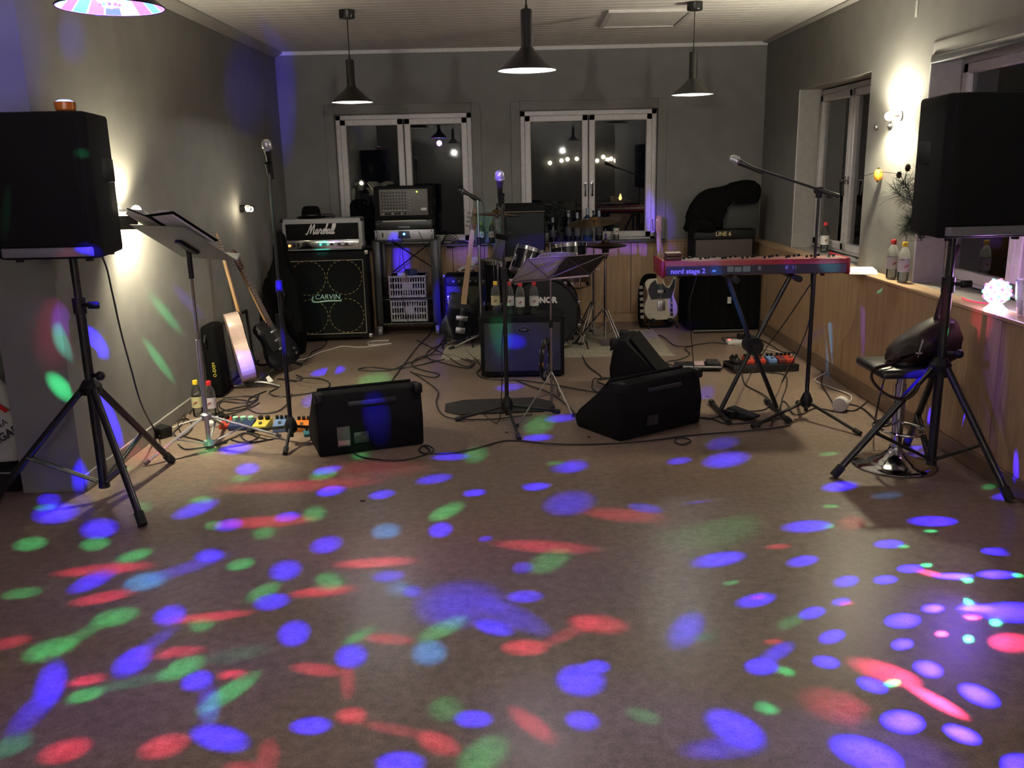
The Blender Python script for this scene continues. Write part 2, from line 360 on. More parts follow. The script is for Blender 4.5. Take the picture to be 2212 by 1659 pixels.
pack(1472, 1050, 2.724, D2, '''
B 115 130 110 38; B 930 5 90 25; B 745 235 110 32; B 1480 205 110 26; B 1220 340 70 22 0 .8; B 1880 383 85 20 0 .9; B 225 430 110 42; B 715 440 70 30 0 .9; B 1345 485 60 20 0 .8; B 1600 530 90 15 0 .8; B 1860 520 90 20 0 .8
B 970 560 60 30 0 .6; B 1200 550 55 22 0 .7; B 440 670 85 38; B 940 680 45 20 0 .6; B 770 745 60 32 0 .8; B 885 885 60 35 0 .7; B 1300 790 80 35 0 .7; B 1300 930 50 25 0 .7; B 1480 720 50 20 0 .7; B 1740 720 90 20 0 .5; B 1960 740 150 50 0 .5
B 470 1060 75 45 -15 1; B 850 1035 65 30 -15 .8; B 1120 1170 75 30 -20 .8; B 1450 1075 70 35 -15 .5; B 1750 1230 100 40 -20 .5; B 310 1420 160 75 -30 1.1; B 1300 1385 100 50 -10 1; B 1650 1460 90 32 -18 .9; B 1080 1570 180 70 -20 1; B 1980 1640 80 50 0 .8; B 30 840 90 90 0 .5
R 1180 1090 190 50 -18 .6; R 1490 1260 180 28 -28 .6; R 570 355 60 15 0 .7; R 1450 510 60 14 -10 .9; R 1950 920 110 50 0 .4; R 1000 215 70 40 0 .3; R 1750 200 250 80 -10 .28; R 900 1290 200 90 -20 .25
G 880 118 40 10; G 870 237 30 12; G 1465 265 35 8; G 1305 355 30 10; G 1935 290 40 14; G 1440 465 30 10; G 1680 555 30 10; G 1980 525 30 12; G 1690 680 25 14; G 1850 805 30 16; G 500 1305 65 20 -20 1.2; G 615 1090 50 16 -20; G 1240 1160 40 14
G 1690 900 20 14; G 200 260 230 110 0 .22; G 640 800 60 40 0 .3; R 450 655 40 10; R 970 690 40 10; R 1530 870 30 12; R 1720 770 40 12; R 540 915 50 14 0 .6; G 290 570 40 14 0 .7; T 130 890 60 20 0 .8; B 560 980 90 40 20 .4; B 250 1540 200 60 0 .25
''')
pack(600, 750, 3.352, D1, '''
B 320 180 70 22 15 .8; B 430 165 50 22 15 .8; G 700 235 110 45 0 .6; G 600 790 60 20 0 .5; B 350 890 90 22 10 .8; G 330 925 85 30 15 .8; R 250 1000 450 40 4 .45; B 370 1040 75 28 15 .8; B 1130 955 110 28 8 .7; B 1250 795 110 22 0 .8
G 1430 780 80 50 0 .6; B 1880 655 90 22 0 .8; G 1890 560 100 60 0 .5; B 2050 515 90 25 0 .6; B 1680 290 80 25 0 .4; B 1430 1055 65 22 0 .6; B 2110 870 110 35 0 .4; G 2010 840 55 14 0 .5; B 1870 1005 90 22 0 .5; B 240 390 60 40 0 .35; R 700 880 350 50 0 .18
''')
pack(1220, 650, 4.254, D1, 'B 1480 1460 180 60 0 .8; B 1050 1470 90 30 0 .5; B 70 1520 110 50 0 .4; B 1300 850 70 60 0 .22; B 1450 1310 130 50 0 .25')
pack(1700, 700, 4.32, D1, 'G 390 1210 80 20 0 .7; B 490 1515 140 40 0 1.1; B 1210 1150 50 30 0 .6; B 1300 1205 45 20 0 .6; G 1880 1520 60 25 0 .6; B 2020 1610 90 30 0 .7; C 930 1600 130 30 0 .25')
pack(0, 750, 3.687, D1, 'G 1650 820 70 35 0 .7; B 1880 810 110 35 8; B 1970 970 80 40 15; G 1920 1045 75 25 0 .7; R 2060 1110 300 35 3 .4; R 1150 870 170 60 10 .35; G 1040 970 60 15 0 .6')
pack(0, 0, 1, D1, 'P 300 1500 330 130 15 .10; P 1300 1560 330 120 0 .10; P 1050 1250 380 110 0 .08; P 400 1250 300 90 10 .08; R 900 1180 360 60 0 .05')
pack(0, 0, 1, D2, 'P 1950 1350 330 160 -15 .02; P 1700 1600 300 90 -10 .08')
# beams that land on the walls and on the instruments
for (c, x, y, a, b, ang, k) in [('G', 355, 674, 30, 12, -32, .7), ('G', 342, 777, 30, 12, -35, .7), ('G', 133, 815, 30, 14, -40, 1.4), ('T', 136, 734, 30, 16, -60, 1.6), ('B', 206, 739, 24, 22, 0, 1.1), 
                               ('P', 136, 690, 22, 28, 0, .5), ('B', 238, 905, 34, 18, -60, .9), ('R', 125, 700, 40, 60, 0, .12), ('B', 115, 1010, 20, 34, 0, .5), ('B', 175, 1020, 16, 24, 0, .4), ('P', 405, 650, 26, 14, -30, .35),
                               ('B', 12, 90, 90, 150, 0, .05), ('B', 155, 80, 30, 50, 0, .05), ('B', 530, 190, 30, 90, 0, .03)]:
    thing_beam(PX(x, y, XL), a, b, ang, c, k, D1, Vector((1, 0, 0)))
for (c, x, y, a, b, ang, k, Y) in [('B', 195, 540, 26, 10, 0, .9, 3.77), ('G', 12, 460, 8, 45, 0, .3, 3.77), ('G', 178, 335, 18, 9, 10, .9, 3.8), ('B', 612, 200, 24, 130, 0, .05, YB), ('P', 1432, 480, 24, 40, 0, .35, YB), ('P', 1404, 470, 10, 50, 0, .6, YB),
                                   ('P', 1395, 537, 55, 14, 0, .5, YB), ('P', 1250, 535, 110, 18, 0, .35, YB), ('P', 1455, 655, 10, 22, 0, .4, 8.2), ('B', 1108, 737, 22, 13, 0, .8, 6.25), ('G', 1080, 710, 20, 50, 0, .6, 6.25), ('B', 1130, 760, 70, 55, 0, .05, 6.25),
                                   ('B', 812, 897, 22, 42, 0, .7, 4.62), ('G', 775, 960, 22, 26, 0, .2, 4.6), ('T', 1808, 575, 22, 20, 0, 3.0, 5.1), ('B', 1490, 585, 70, 20, 0, .10, 5.1), ('B', 862, 555, 16, 34, 0, .35, 8.3), ('B', 962, 655, 26, 50, 0, 1.0, 7.9),
                                   ('T', 700, 645, 60, 60, 0, .10, 7.7), ('T', 690, 530, 14, 14, 0, 2.0, 7.6), ('T', 1060, 490, 40, 40, 0, .2, 8.4), ('P', 1195, 575, 60, 24, 0, .8, 5.4), ('B', 530, 800, 30, 24, 0, .25, 6.2), ('P', 1755, 640, 12, 80, 0, .5, 5.2),
                                   ('C', 1590, 650, 14, 60, 0, .6, 5.2), ('P', 890, 630, 50, 50, 0, .05, 8.2), ('P', 1040, 545, 60, 30, 0, .3, YB)]:
    thing_beam(PY(x, y, Y), a, b, ang, c, k, D1)
for (c, x, y, a, b, k) in [('B', 2008, 900, 14, 16, .8), ('B', 2195, 1010, 20, 30, .9), ('R', 2120, 690, 80, 40, .25), ('P', 2150, 800, 90, 130, .14)]:
    thing_beam(PX(x, y, XW), a, b, 0, c, k, D1, Vector((-1, 0, 0)))
thing_beam(Vector((1.83, 4.03, .50)), 10, 40, -55, 'B', 1.2, D1)
point('disco_wash_light', D1 - Vector((0, 0, .06)), (.6, .22, 1.0), 7.0, .04)
point('disco_wash_light', D2 + Vector((-.05, 0, .06)), (.6, .22, 1.0), 2.5, .04)
# ---------------------------------------------------------------- room shell
fl = struct(MB().box(-3.1, 2.75, YF - .2, YB + .3, -.1, 0).build('floor', floor_m))
ce = struct(MB().box(-3.1, 2.75, YF - .2, YB + .3, ZC + .014, ZC + .12).build('ceiling', ceil_m))
pl = MB().rbox(-2.1, 2.367, -.0535, .0535, 0, .013, .003, 1); pm = None
for i in range(72):
    y = YB - .06 - i * .113
    if pm is None: o = pl.build('plank', ceil_m, ce); pm = o.data
    else: o = bpy.data.objects.new('plank', pm); COL.objects.link(o); o.parent = ce
    o.location = (0, y, ZC)
W1, W2 = (-1.60, -.335), (.112, 1.385); WZ0, WZ1 = .785, 1.985
wb = MB(); y0, y1 = YB, YB + .2
for a, b in ((XL - .3, W1[0]), (W1[1], W2[0]), (W2[1], XR + .3)): wb.box(a, b, y0, y1, 0, ZC + .02)
for a, b in (W1, W2): wb.box(a, b, y0, y1, 0, WZ0).box(a, b, y0, y1, WZ1, ZC + .02)
wb = struct(wb.build('wall_back', wall_m))
R3, R4, RZ0, RZ1 = (6.05, 7.50), (3.72, 5.20), .78, 2.045
wr = MB()
for a, b in ((YF, R4[0]), (R4[1], R3[0]), (R3[1], YB + .2)): wr.box(XR, XR + .26, a, b, 0, ZC + .02)
for a, b in (R3, R4): wr.box(XR, XR + .26, a, b, 0, RZ0 - .02).box(XR, XR + .26, a, b, RZ1, ZC + .02)
wr = struct(wr.build('wall_right', wall_m))
wl = struct(MB().box(XL - .3, XL, 4.08, YB + .2, 0, ZC + .02).build('wall_left', wall_m))
struct(MB().box(-3.1, -2.9, YF, 4.75, 0, ZC + .02).build('wall_left_near', wall_m))
struct(MB().box(-2.9, -2.4, 4.6, 4.8, 0, ZC + .02).build('wall_alcove', wall_m))
struct(MB().box(-3.1, 2.7, YF - .2, YF, 0, ZC + .02).build('wall_front', wall_m))
# birch wainscot: panels one by one, on the back wall and in front of the right wall
xs = [-2.1, -1.40, -.55, .30, 1.15, 2.0, XW]
for a, b in zip(xs[:-1], xs[1:]): MB().rbox(a + .0025, b - .0025, YB - .016, YB + .001, .088, ZW - .012, .002, 1).build('panel', birch, wb)
ys = [YB - .016 - i * .64 for i in range(0, 19)]
for a, b in zip(ys[1:], ys[:-1]): MB().rbox(XW, XW + .016, a + .0025, b - .0025, .088, ZW - .022, .002, 1).build('panel', birch, wr)
struct(MB().rbox(XL, XW, YB - .022, YB, ZW - .012, ZW + .004, .003, 1).build('trim_1', birch_x))
struct(MB().rbox(XW - .006, XR + .002, YF, YB, ZW - .022, ZW, .004, 1).build('trim_2', birch_x))
struct(MB().rbox(-.70, 1.47, YB - .10, YB + .05, ZW - .006, ZW + .014, .004, 1).build('trim_3', sill_m))
struct(MB().rbox(-1.70, -.70, YB - .10, YB + .05, ZW - .006, ZW + .014, .004, 1).build('trim_4', sill_m))
struct(MB().rbox(XL, XW, YB - .028, YB, 0, .086, .004, 1).build('baseboard_back', birch_x))
struct(MB().rbox(XW - .014, XW + .01, YF, YB - .02, 0, .088, .004, 1).build('baseboard_right', base_m))
struct(MB().rbox(XL, XL + .014, 4.08, YB - .02, 0, .085, .005, 1).build('baseboard_left', M('painted_base', (.24, .225, .20), .5)))
struct(MB().rbox(XL, XR, YB - .02, YB + .002, ZC - .034, ZC + .002, .004, 1).build('trim_5', trim_m))
cz = M('cornice_paint', (.40, .38, .355), .6)
struct(MB().prism([(XL, ZC), (XL, ZC - .05), (XL + .012, ZC - .05), (XL + .075, ZC - .012), (XL + .075, ZC)], -YB + .02, -4.08, FRONT).build('trim_6', cz))
struct(MB().prism([(XR, ZC), (XR, ZC - .018), (XR - .05, ZC - .010), (XR - .05, ZC)], -YB + .02, -YF, FRONT).build('trim_7', cz))
struct(MB().box(XW, XW + .016, 0, 0, 0, 0).build('trim_8', birch)) if False else None
# windows
def window(n, T, wd, z0, z1, casing=True, dd=.05):
    """local x across, y into the wall, frame front at y = dd"""
    e = bpy.data.objects.new('window_%d' % n, None); COL.objects.link(e); e.matrix_world = T; struct(e)
    f = MB(); h = wd / 2; fw = .052
    f.rbox(-h, -h + fw, dd, dd + .07, z0, z1, .006, 1).rbox(h - fw, h, dd, dd + .07, z0, z1, .006, 1).rbox(-h, h, dd, dd + .07, z1 - fw, z1, .006, 1).rbox(-h, h, dd, dd + .07, z0, z0 + fw * .7, .006, 1)
    f.build('frame', frame_m, e)
    if casing:
        c = MB(); k = .085
        for a, b, p, q in ((-h - k, -h, z0, z1 + k), (h, h + k, z0, z1 + k), (-h, h, z1, z1 + k)): c.rbox(a, b, -.014, .012, p, q, .004, 1)
        c.build('casing', wall_m, e)
    for s in (-1, 1):
        a, b = (-h + fw * .8, -.004) if s < 0 else (.004, h - fw * .8); q = .058; p0, p1 = z0 + fw * .5, z1 - fw * .8
        sa = MB()
        sa.rbox(a, a + q, dd - .014, dd + .05, p0, p1, .007, 1).rbox(b - q, b, dd - .014, dd + .05, p0, p1, .007, 1).rbox(a, b, dd - .014, dd + .05, p1 - q, p1, .007, 1).rbox(a, b, dd - .014, dd + .05, p0, p0 + q, .007, 1)
        so = sa.build('sash', frame_m, e)
        MB().box(a + q - .006, b - q + .006, dd + .016, dd + .022, p0 + q - .006, p1 - q + .006).build('pane', glass_pane, so)
        hx = (b - q / 2) if s < 0 else (a + q / 2); hz = z0 + (z1 - z0) * .44
        MB().rbox(hx - .013, hx + .013, dd - .022, dd - .012, hz - .03, hz + .03, .004).cyl((hx, dd - .02, hz), (hx, dd - .05, hz), .008).tube([(hx, dd - .05, hz + .005), (hx, dd - .055, hz - .03), (hx, dd - .05, hz - .11)], .009).build('handle', chrome, so)
    return e
window(1, TR((W1[0] + W1[1]) / 2, YB, 0), W1[1] - W1[0], WZ0, WZ1)
window(2, TR((W2[0] + W2[1]) / 2, YB, 0), W2[1] - W2[0], WZ0, WZ1)
TW = RZ(R(-90))
reveal = M('lit_reveal_paint', (.34, .325, .30), .6)  # grey made paler to carry the light falling on the reveals
for n, (a, b) in ((3, R3), (4, R4)):
    e = window(n, TR(XR, (a + b) / 2, 0) @ TW, b - a, RZ0 + .012, RZ1 - .01, False, .17)
    h = (b - a) / 2
    MB().box(-h, -h + .004, 0, .17, RZ0, RZ1).box(h - .004, h, 0, .17, RZ0, RZ1).box(-h, h, 0, .17, RZ1 - .004, RZ1).build('reveal', reveal, e)
    MB().rbox(-h, h, -.002, .20, RZ0 - .02, RZ0 + .002, .003, 1).build('sill', M('grey_sill', (.28, .265, .24), .4), e)
    MB().rbox(-h - .012, -h + .0, -.006, .03, RZ0, RZ1, .003, 1).build('corner_bead', trim_m, e)
e4 = bpy.data.objects['window_4']
MB().box(-.68, .68, .198, .202, RZ0 + .05, RZ1 - .05).build('added_dark_sheet', M('dark_sheet', (.045, .042, .055), .7), e4)  # matte sheet added behind the pane for colour beams to land on
MB().rbox(-.74, .74, -.012, .03, RZ1 - .045, RZ1 - .006, .006).build('blind_rail', steel, e4)
MB().rbox(-.74, .74, -.004, .026, RZ1 - .012, RZ1 + .07, .01).build('blind_cassette', wall_m, e4)
# hatch in the ceiling
h = thing('ceiling_hatch', 'pale rectangular hatch with raised frame set in the white boarded ceiling', 'hatch', (1.03, 7.0, ZC - .001))
fr = MB()
for a in ((-.31, .31, -.37, -.33), (-.31, .31, .33, .37), (-.31, -.27, -.33, .33), (.27, .31, -.33, .33)): fr.rbox(a[0], a[1], a[2], a[3], -.02, .004, .004, 1)
fr.build('frame', trim_m, h); MB().rbox(-.268, .268, -.328, .328, -.012, .004, .003, 1).build('hatch_panel', ceil_m, h)
# ---------------------------------------------------------------- hanging lamps
lin = M('white_lamp_lining', (.80, .77, .70), .55)
def pendant(x, y, label, lit=True, grp=None):
    zr = 1.945
    t = thing('pendant_lamp', label, 'lamp', (x, y, zr), 0, grp)
    n = 40
    MB().lathe([(.142, 0), (.143, .004), (.120, .022), (.075, .062), (.040, .094), (.031, .106)], n, cap=False).build('shade', blk_met, t)
    MB().lathe([(.1395, .002), (.116, .024), (.072, .062), (.037, .092)], n, cap=False).build('shade_lining', lin, t)
    MB().lathe([(.031, .104), (.0285, .11), (.0285, .272), (.024, .28), (.008, .284), (.006, .30)], 24).build('socket_sleeve', blk_met, t)
    MB().cyl((0, 0, .295), (0, 0, ZC - zr - .045), .0035, n=8).build('cord', blk, t)
    MB().lathe([(.0, ZC - zr - .052), (.050, ZC - zr - .052), (.053, ZC - zr - .046), (.053, ZC - zr), (0, ZC - zr)], 24).build('canopy', blk_met, t)
    if lit: MB().ball((0, 0, .042), .026, 16, 10).build('bulb', bulb_m, t)
    return t
pendant(*PEND[0], 'lit black cone pendant lamp hanging before the window with the mixer stack')
pendant(*PEND[1], 'lit black cone pendant lamp hanging over the open floor before the drum kit')
pendant(*PEND[2], 'lit black cone pendant lamp hanging above the red keyboard corner')
pendant(*PEND[3], 'lit black cone pendant lamp over the empty dance floor')
pendant(*PEND[4], 'lit black cone pendant lamp over the right rear of the dance floor')
pendant(*PEND[5], 'lit black cone pendant lamp over the left rear of the dance floor')
dp = pendant(D1.x, D1.y, 'black cone pendant lamp with a colour disco bulb glowing blue and pink inside', False)
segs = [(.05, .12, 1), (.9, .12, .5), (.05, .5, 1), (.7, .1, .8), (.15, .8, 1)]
for i in range(18):
    a0, a1 = 2 * math.pi * (i + .06) / 18, 2 * math.pi * (i + .94) / 18; k = i % 5
    v = []
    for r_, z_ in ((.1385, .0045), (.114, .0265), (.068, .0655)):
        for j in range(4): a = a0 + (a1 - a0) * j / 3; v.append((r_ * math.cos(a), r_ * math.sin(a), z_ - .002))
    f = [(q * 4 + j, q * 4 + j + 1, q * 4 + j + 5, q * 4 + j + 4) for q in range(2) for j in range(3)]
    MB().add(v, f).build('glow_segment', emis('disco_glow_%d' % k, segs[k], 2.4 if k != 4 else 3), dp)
MB().ball((0, 0, .040), .040, 20, 12).build('bulb', emis('disco_bulb_white', (1, .86, 1), 9), dp)
for i in range(10):
    a = 2 * math.pi * i / 10; p = Vector((math.cos(a) * .6, math.sin(a) * .6, -.8)).normalized() * .040 + Vector((0, 0, .040))
    MB().ball(p, .006, 8, 6).build('lens', emis('lens_%d' % (i % 3), [(1, .05, .1), (.05, 1, .3), (.08, .05, 1)][i % 3], 6), dp)
# ---------------------------------------------------------------- wall lamps
def sconce(P, nx, label):
    t = thing('wall_lamp', label, 'lamp', P)
    d = (XR - P.x) if nx < 0 else (P.x - XL)
    s = -nx
    MB().cyl((s * d, 0, 0), (s * (d - .010), 0, 0), .030, n=24).build('back_plate', white_p, t)
    MB().cyl((s * d, 0, 0), (s * .02, 0, 0), .007).build('arm', white_p, t)
    MB().ball((0, 0, 0), .026, 16, 10).build('glass_globe', sconce_m, t)
    k = MB()
    for yy in (.13, .34): k.ball((s * (d - .010), yy, -.05), .016, 12, 8).ring((0, 0, 0), .020, .004, 20, 6, TR(s * (d - .006), yy, -.05) @ RY(R(90)))
    k.build('knob', steel, t)
    if nx > 0: MB().box(-d, .02, -.003, 0, -.10, -.028, TR(0, -.034, 0) @ RX(R(-9))).build('light_block', blk_met, t)  # blade added to keep the lamp's light off the lower wall
    return t
for q, lb in zip(FILL_LAMPS, ('added fill light shaped as a globe lamp on the rear wall, door side', 'added fill light shaped as a globe lamp on the rear wall, window side')):
    t = thing('wall_lamp', lb, 'lamp', q)
    MB().cyl((0, -.07, 0), (0, -.056, 0), .045, n=24).build('back_plate', chrome, t); MB().cyl((0, -.07, 0), (0, -.03, 0), .009).build('arm', chrome, t); MB().ball((0, 0, 0), .026, 16, 10).build('glass_globe', sconce_m, t)
sconce(SCONCE_R, -1, 'glaring wall lamp between the two windows above the wooden ledge')
sconce(SCONCE_L, 1, 'glaring wall lamp on the grey wall behind the loudspeaker and music stand')
t = thing('wall_spotlight', 'twin-bulb spotlight on the grey wall beside the tall microphone stand', 'lamp', PX(547, 450, XL + .10))
MB().cyl((-.10, 0, 0), (-.07, 0, 0), .03).cyl((-.08, 0, 0), (-.02, 0, 0), .008).build('bracket', blk_met, t)
for yy in (-.05, .035): MB().lathe([(.012, -.03), (.024, 0), (.024, .03)], 14, TR(-.02, yy, 0) @ RX(R(75)), cap=False).build('lamp_shade', blk_met, t)
for yy, r_ in ((-.085, .016), (.0, .021)): MB().ball((-.02, yy, -.006), r_, 12, 8).build('bulb', emis('spot_bulb', (1, .85, .62), 22), t)
point('wall_spot_glow', PX(547, 450, XL + .10) + Vector((0, -.13, 0)), (1, .86, .6), 1.3, .025)
# ---------------------------------------------------------------- loudspeakers on tripods
def pa_speaker(loc, rz, label):
    t = thing('loudspeaker', label, 'loudspeaker', loc, rz)
    W, Wb, D, H = .225, .150, .38, .60
    poly = [(-W, -D * .5), (-W * .82, -D * .5 - .03), (W * .82, -D * .5 - .03), (W, -D * .5), (Wb, D * .5), (-Wb, D * .5)]
    MB().prism(poly, 0, H, bev=.016).build('cabinet', blk_soft, t)
    g = [(-W * .93, -D * .5 + .01), (-W * .80, -D * .5 - .042), (W * .80, -D * .5 - .042), (W * .93, -D * .5 + .01)]
    MB().prism(g, .055, H - .022, bev=.006).build('grille', grille, t)
    g2 = [(-W * .97, -D * .5 + .01), (-W * .81, -D * .5 - .040), (W * .81, -D * .5 - .040), (W * .97, -D * .5 + .01)]
    MB().prism(g2, .010, .050, bev=.005).build('trim_strip', M('grey_strip', (.16, .16, .17), .4), t)
    MB().rbox(-.03, .03, D * .5 - .004, D * .5 + .006, .30, .42, .004).build('rear_panel', blk, t)
    for s in (-1, 1):
        p = [(s * .205, -.02), (s * .19, .10)]
        MB().rbox(-.045, .045, -.008, .010, -.05, .05, .006, T=TR(s * .192, .02, .36) @ RZ(s * R(90 - 11))).build('handle', blk, t)
    for x, y in ((-.15, -.16), (.15, -.16), (-.11, .14), (.11, .14)): MB().cyl((x, y, .004), (x, y, -.014), .016).build('foot', rubber, t)
    MB().cyl((0, 0, -.004), (0, 0, .03), .03).build('pole_socket', blk, t)
    return t
def spk_stand(loc, feet, zt, label, hub=.53, knob=1):
    """feet in world coordinates"""
    c = Vector(loc); t = thing('speaker_stand', label, 'stand', loc)
    MB().cyl((0, 0, hub + .40), (0, 0, zt), .0175).build('inner_pole', blk_met, t)
    MB().cyl((0, 0, .06), (0, 0, hub + .42), .0215).cyl((0, 0, .055), (0, 0, .075), .026).build('outer_pole', blk_met, t)
    MB().cyl((0, 0, hub + .36), (0, 0, hub + .43), .029).build('collar', blk, t)
    kb = MB().cyl((.02, -.01, hub + .40), (.05, -.02, hub + .40), .008); kb.rbox(.046, .10, -.03, -.012, hub + .382, hub + .416, .008)
    kb.build('clamp_knob', blk, t)
    MB().lathe([(.022, hub - .02), (.045, hub - .015), (.05, hub + .02), (.03, hub + .05), (.022, hub + .055)], 20).build('leg_hub', blk, t)
    k2 = MB().cyl((.02, -.01, hub + .075), (.062, -.03, hub + .075), .010).ball((.066, -.032, hub + .075), .022, 10, 7)
    k2.build('lock_knob', blk, t)
    for f in feet:
        f = Vector((f[0] - c.x, f[1] - c.y, .018)); d = Vector((f.x, f.y, 0)).normalized()
        a = d * .035 + Vector((0, 0, hub + .01))
        lg = MB().cyl(a, f, .0165, n=12).build('leg', blk_met, t)
        u = (f - a).normalized()
        MB().cyl(f - u * .05, f + u * .012, .0215, n=12).build('foot_cap', rubber, lg)
        m_ = a.lerp(f, .60)
        MB().cyl((d.x * .02, d.y * .02, .085), m_, .0085, n=8).cyl((d.x * .02 - d.y * .016, d.y * .02 + d.x * .016, .085), m_ + Vector((-d.y * .016, d.x * .016, 0)), .006, n=8).build('brace', blk_met, t)
    return t
SL = Vector((-1.955, 3.985, 0)); SR = Vector((2.01, 4.06, 0))
pa_speaker((SL.x, SL.y, 1.155), 0, 'black loudspeaker with a pale bottom strip on a stand by the white-lit wall')
spk_stand(SL, [FL(308, 1137), FL(370, 1000), (-2.46, 3.92)], 1.18, 'black tripod loudspeaker stand in front of the printed carrier bag')
pa_speaker((SR.x + .04, SR.y, 1.155), R(3), 'black loudspeaker on a stand beside the window with the colour ball')
spk_stand(SR, [FL(1803, 1032), (2.195, 3.70), (2.10, 4.52)], 1.18, 'black tripod loudspeaker stand over the bar stool base')
t = thing('amber_dish', 'small amber glass dish lit blue on top of a loudspeaker', 'dish', PY(142, 240, 3.93))
MB().lathe([(.034, 0), (.041, .006), (.043, .035), (.038, .037), (.036, .012), (0, .010)], 20, cap=False).build('dish', M('amber_glass', (.55, .16, .02), .2), t)
MB().lathe([(0, .012), (.034, .012), (.034, .040), (.022, .046), (0, .047)], 18).build('reflection_cap', emis('disco_reflection', (.45, .5, 1), 1.6), t)  # blue reflection of the disco light put in as emission
# ---------------------------------------------------------------- stage monitors (wedges)
def wedge(loc, rz, label, w=.58, h=.335, d=.39, plate=True):
    t = thing('stage_monitor', label, 'loudspeaker', loc, rz)
    prof = [(0, 0), (-.012, h * .5), (.02, h), (.10, h * 1.03), (d * .86, h * .30), (d, .07), (d - .03, 0)]
    T = Matrix(((0, 0, 1, 0), (1, 0, 0, 0), (0, 1, 0, 0), (0, 0, 0, 1)))
    MB().prism(prof, -w / 2, w / 2, T, bev=.014).build('cabinet', blk_soft, t)
    a, b = Vector((0, .12, h * 1.03)), Vector((0, d * .84, h * .33)); u = (b - a).normalized(); nn = Vector((0, -u.z, u.y)) * -1
    if nn.z < 0: nn = -nn
    G = basis(a, Vector((1, 0, 0)), u, nn)
    MB().rbox(-w / 2 + .03, w / 2 - .03, .0, (b - a).length, -.004, .012, .005, T=G).build('grille', grille, t)
    MB().rbox(-.12, .14, -.016, -.004, h * .80, h * .88, .006).build('handle_recess', M('recess_grey', (.02, .02, .024), .4), t)
    p = None
    if plate: p = MB().rbox(-w / 2 + .10, -w / 2 + .17, -.016, -.006, .05, .16, .003).build('label_plate', M('label_grey', (.10, .09, .09), .5), t)
    if plate: MB().box(-w / 2 + .105, -w / 2 + .165, -.0175, -.0155, .06, .085).build('label_stripe', M('label_pink', (.4, .2, .22), .6), p)
    MB().rbox(-w / 2 + .19, -w / 2 + .27, -.016, -.006, .06, .12, .003).cyl((-w / 2 + .21, -.02, .09), (-w / 2 + .21, -.004, .09), .013).cyl((-w / 2 + .245, -.02, .09), (-w / 2 + .245, -.004, .09), .013).build('jack_panel', M('dark_steel', (.06, .06, .065), .4, .6), t)
    for x in (-w / 2 + .02, w / 2 - .02): MB().rbox(x - .024, x + .024, -.01, .05, h - .04, h + .016, .012).build('corner_guard', blk, t)
    return t
wedge(((FL(690, 991) + FL(916, 958)) / 2), math.atan2(.20, .54), 'black wedge monitor with a label plate, beside the row of coloured pedals')
wedge(((FL(1345, 953) + FL(1508, 915)) / 2), math.atan2(.36, .54), 'black wedge monitor lying before the keyboard stand, tapering end towards the drums', w=.62, h=.315, d=.42, plate=False)
wedge(Vector((.70, 5.86, 0)), R(-108), 'black wedge monitor on the rug edge between amplifier and pedal boards', w=.36, h=.37, d=.40, plate=False)
# ---------------------------------------------------------------- microphones and their stands
def mic(T, label, silver_head=True, parent_cat='microphone'):
    """local z along the body towards the head"""
    t = bpy.data.objects.new('microphone', None); COL.objects.link(t); t.matrix_world = T; tag(t, label, 'microphone')
    MB().lathe([(.009, -.15), (.011, -.145), (.0165, -.03), (.020, -.002), (.021, .006)], 18).build('body', blk_met, t)
    MB().lathe([(.021, .004), (.0265, .016), (.0275, .028), (.0255, .044), (.018, .056), (.008, .061), (0, .0615)], 18).build('head', M('mic_mesh', (.45, .45, .47), .35, .8, var=.3, scale=500) if silver_head else blk_met, t)
    MB().ring((0, 0, .014), .0272, .0025, 20, 6).build('head_ring', steel, t)
    return t
def mic_stand(loc, feet, zt, label, base=.11, mat=blk_met, boom=None, r=.0095):
    c = Vector(loc); t = thing('microphone_stand', label, 'stand', loc)
    MB().cyl((0, 0, base * .4), (0, 0, .9 if zt > 1.0 else zt * .6), r + .003).build('lower_tube', mat, t)
    MB().cyl((0, 0, .88 if zt > 1.0 else zt * .58), (0, 0, zt), r * .85).build('upper_tube', mat, t)
    zc = .89 if zt > 1.0 else zt * .59
    MB().cyl((0, 0, zc - .03), (0, 0, zc + .035), r + .009).build('clutch', blk, t)
    MB().lathe([(.018, base - .045), (.034, base - .03), (.036, base + .005), (.022, base + .04), (.014, base + .05)], 16).build('leg_hub', blk, t)
    for f in feet:
        f = Vector((f[0] - c.x, f[1] - c.y, .014)); d = Vector((f.x, f.y, 0)).normalized(); a = d * .02 + Vector((0, 0, base - .01))
        lg = MB().cyl(a, f, .0095, n=10).build('leg', mat, t); u = (f - a).normalized()
        MB().cyl(f - u * .035, f + u * .012, .0145, n=10).build('foot_cap', rubber, lg)
    if boom:
        a, b, piv = [Vector(p) - c for p in boom]
        MB().tube([a, b], .0075, 8).cyl(b - (b - a).normalized() * .12, b, .0135).build('boom', mat, t)
        MB().cyl(piv + Vector((0, -.025, 0)), piv + Vector((0, .03, 0)), .021).cyl((0, 0, zt - .04), (0, 0, zt + .01), .017).build('boom_clutch', blk, t)
        MB().rbox(piv.x + .05, piv.x + .075, piv.y - .02, piv.y + .02, piv.z - .045, piv.z - .015, .005).build('grip', blk, t)
    return t
def zvert(P, tilt_x=0, tilt_y=0): return TR(*P) @ RX(tilt_x) @ RY(tilt_y)
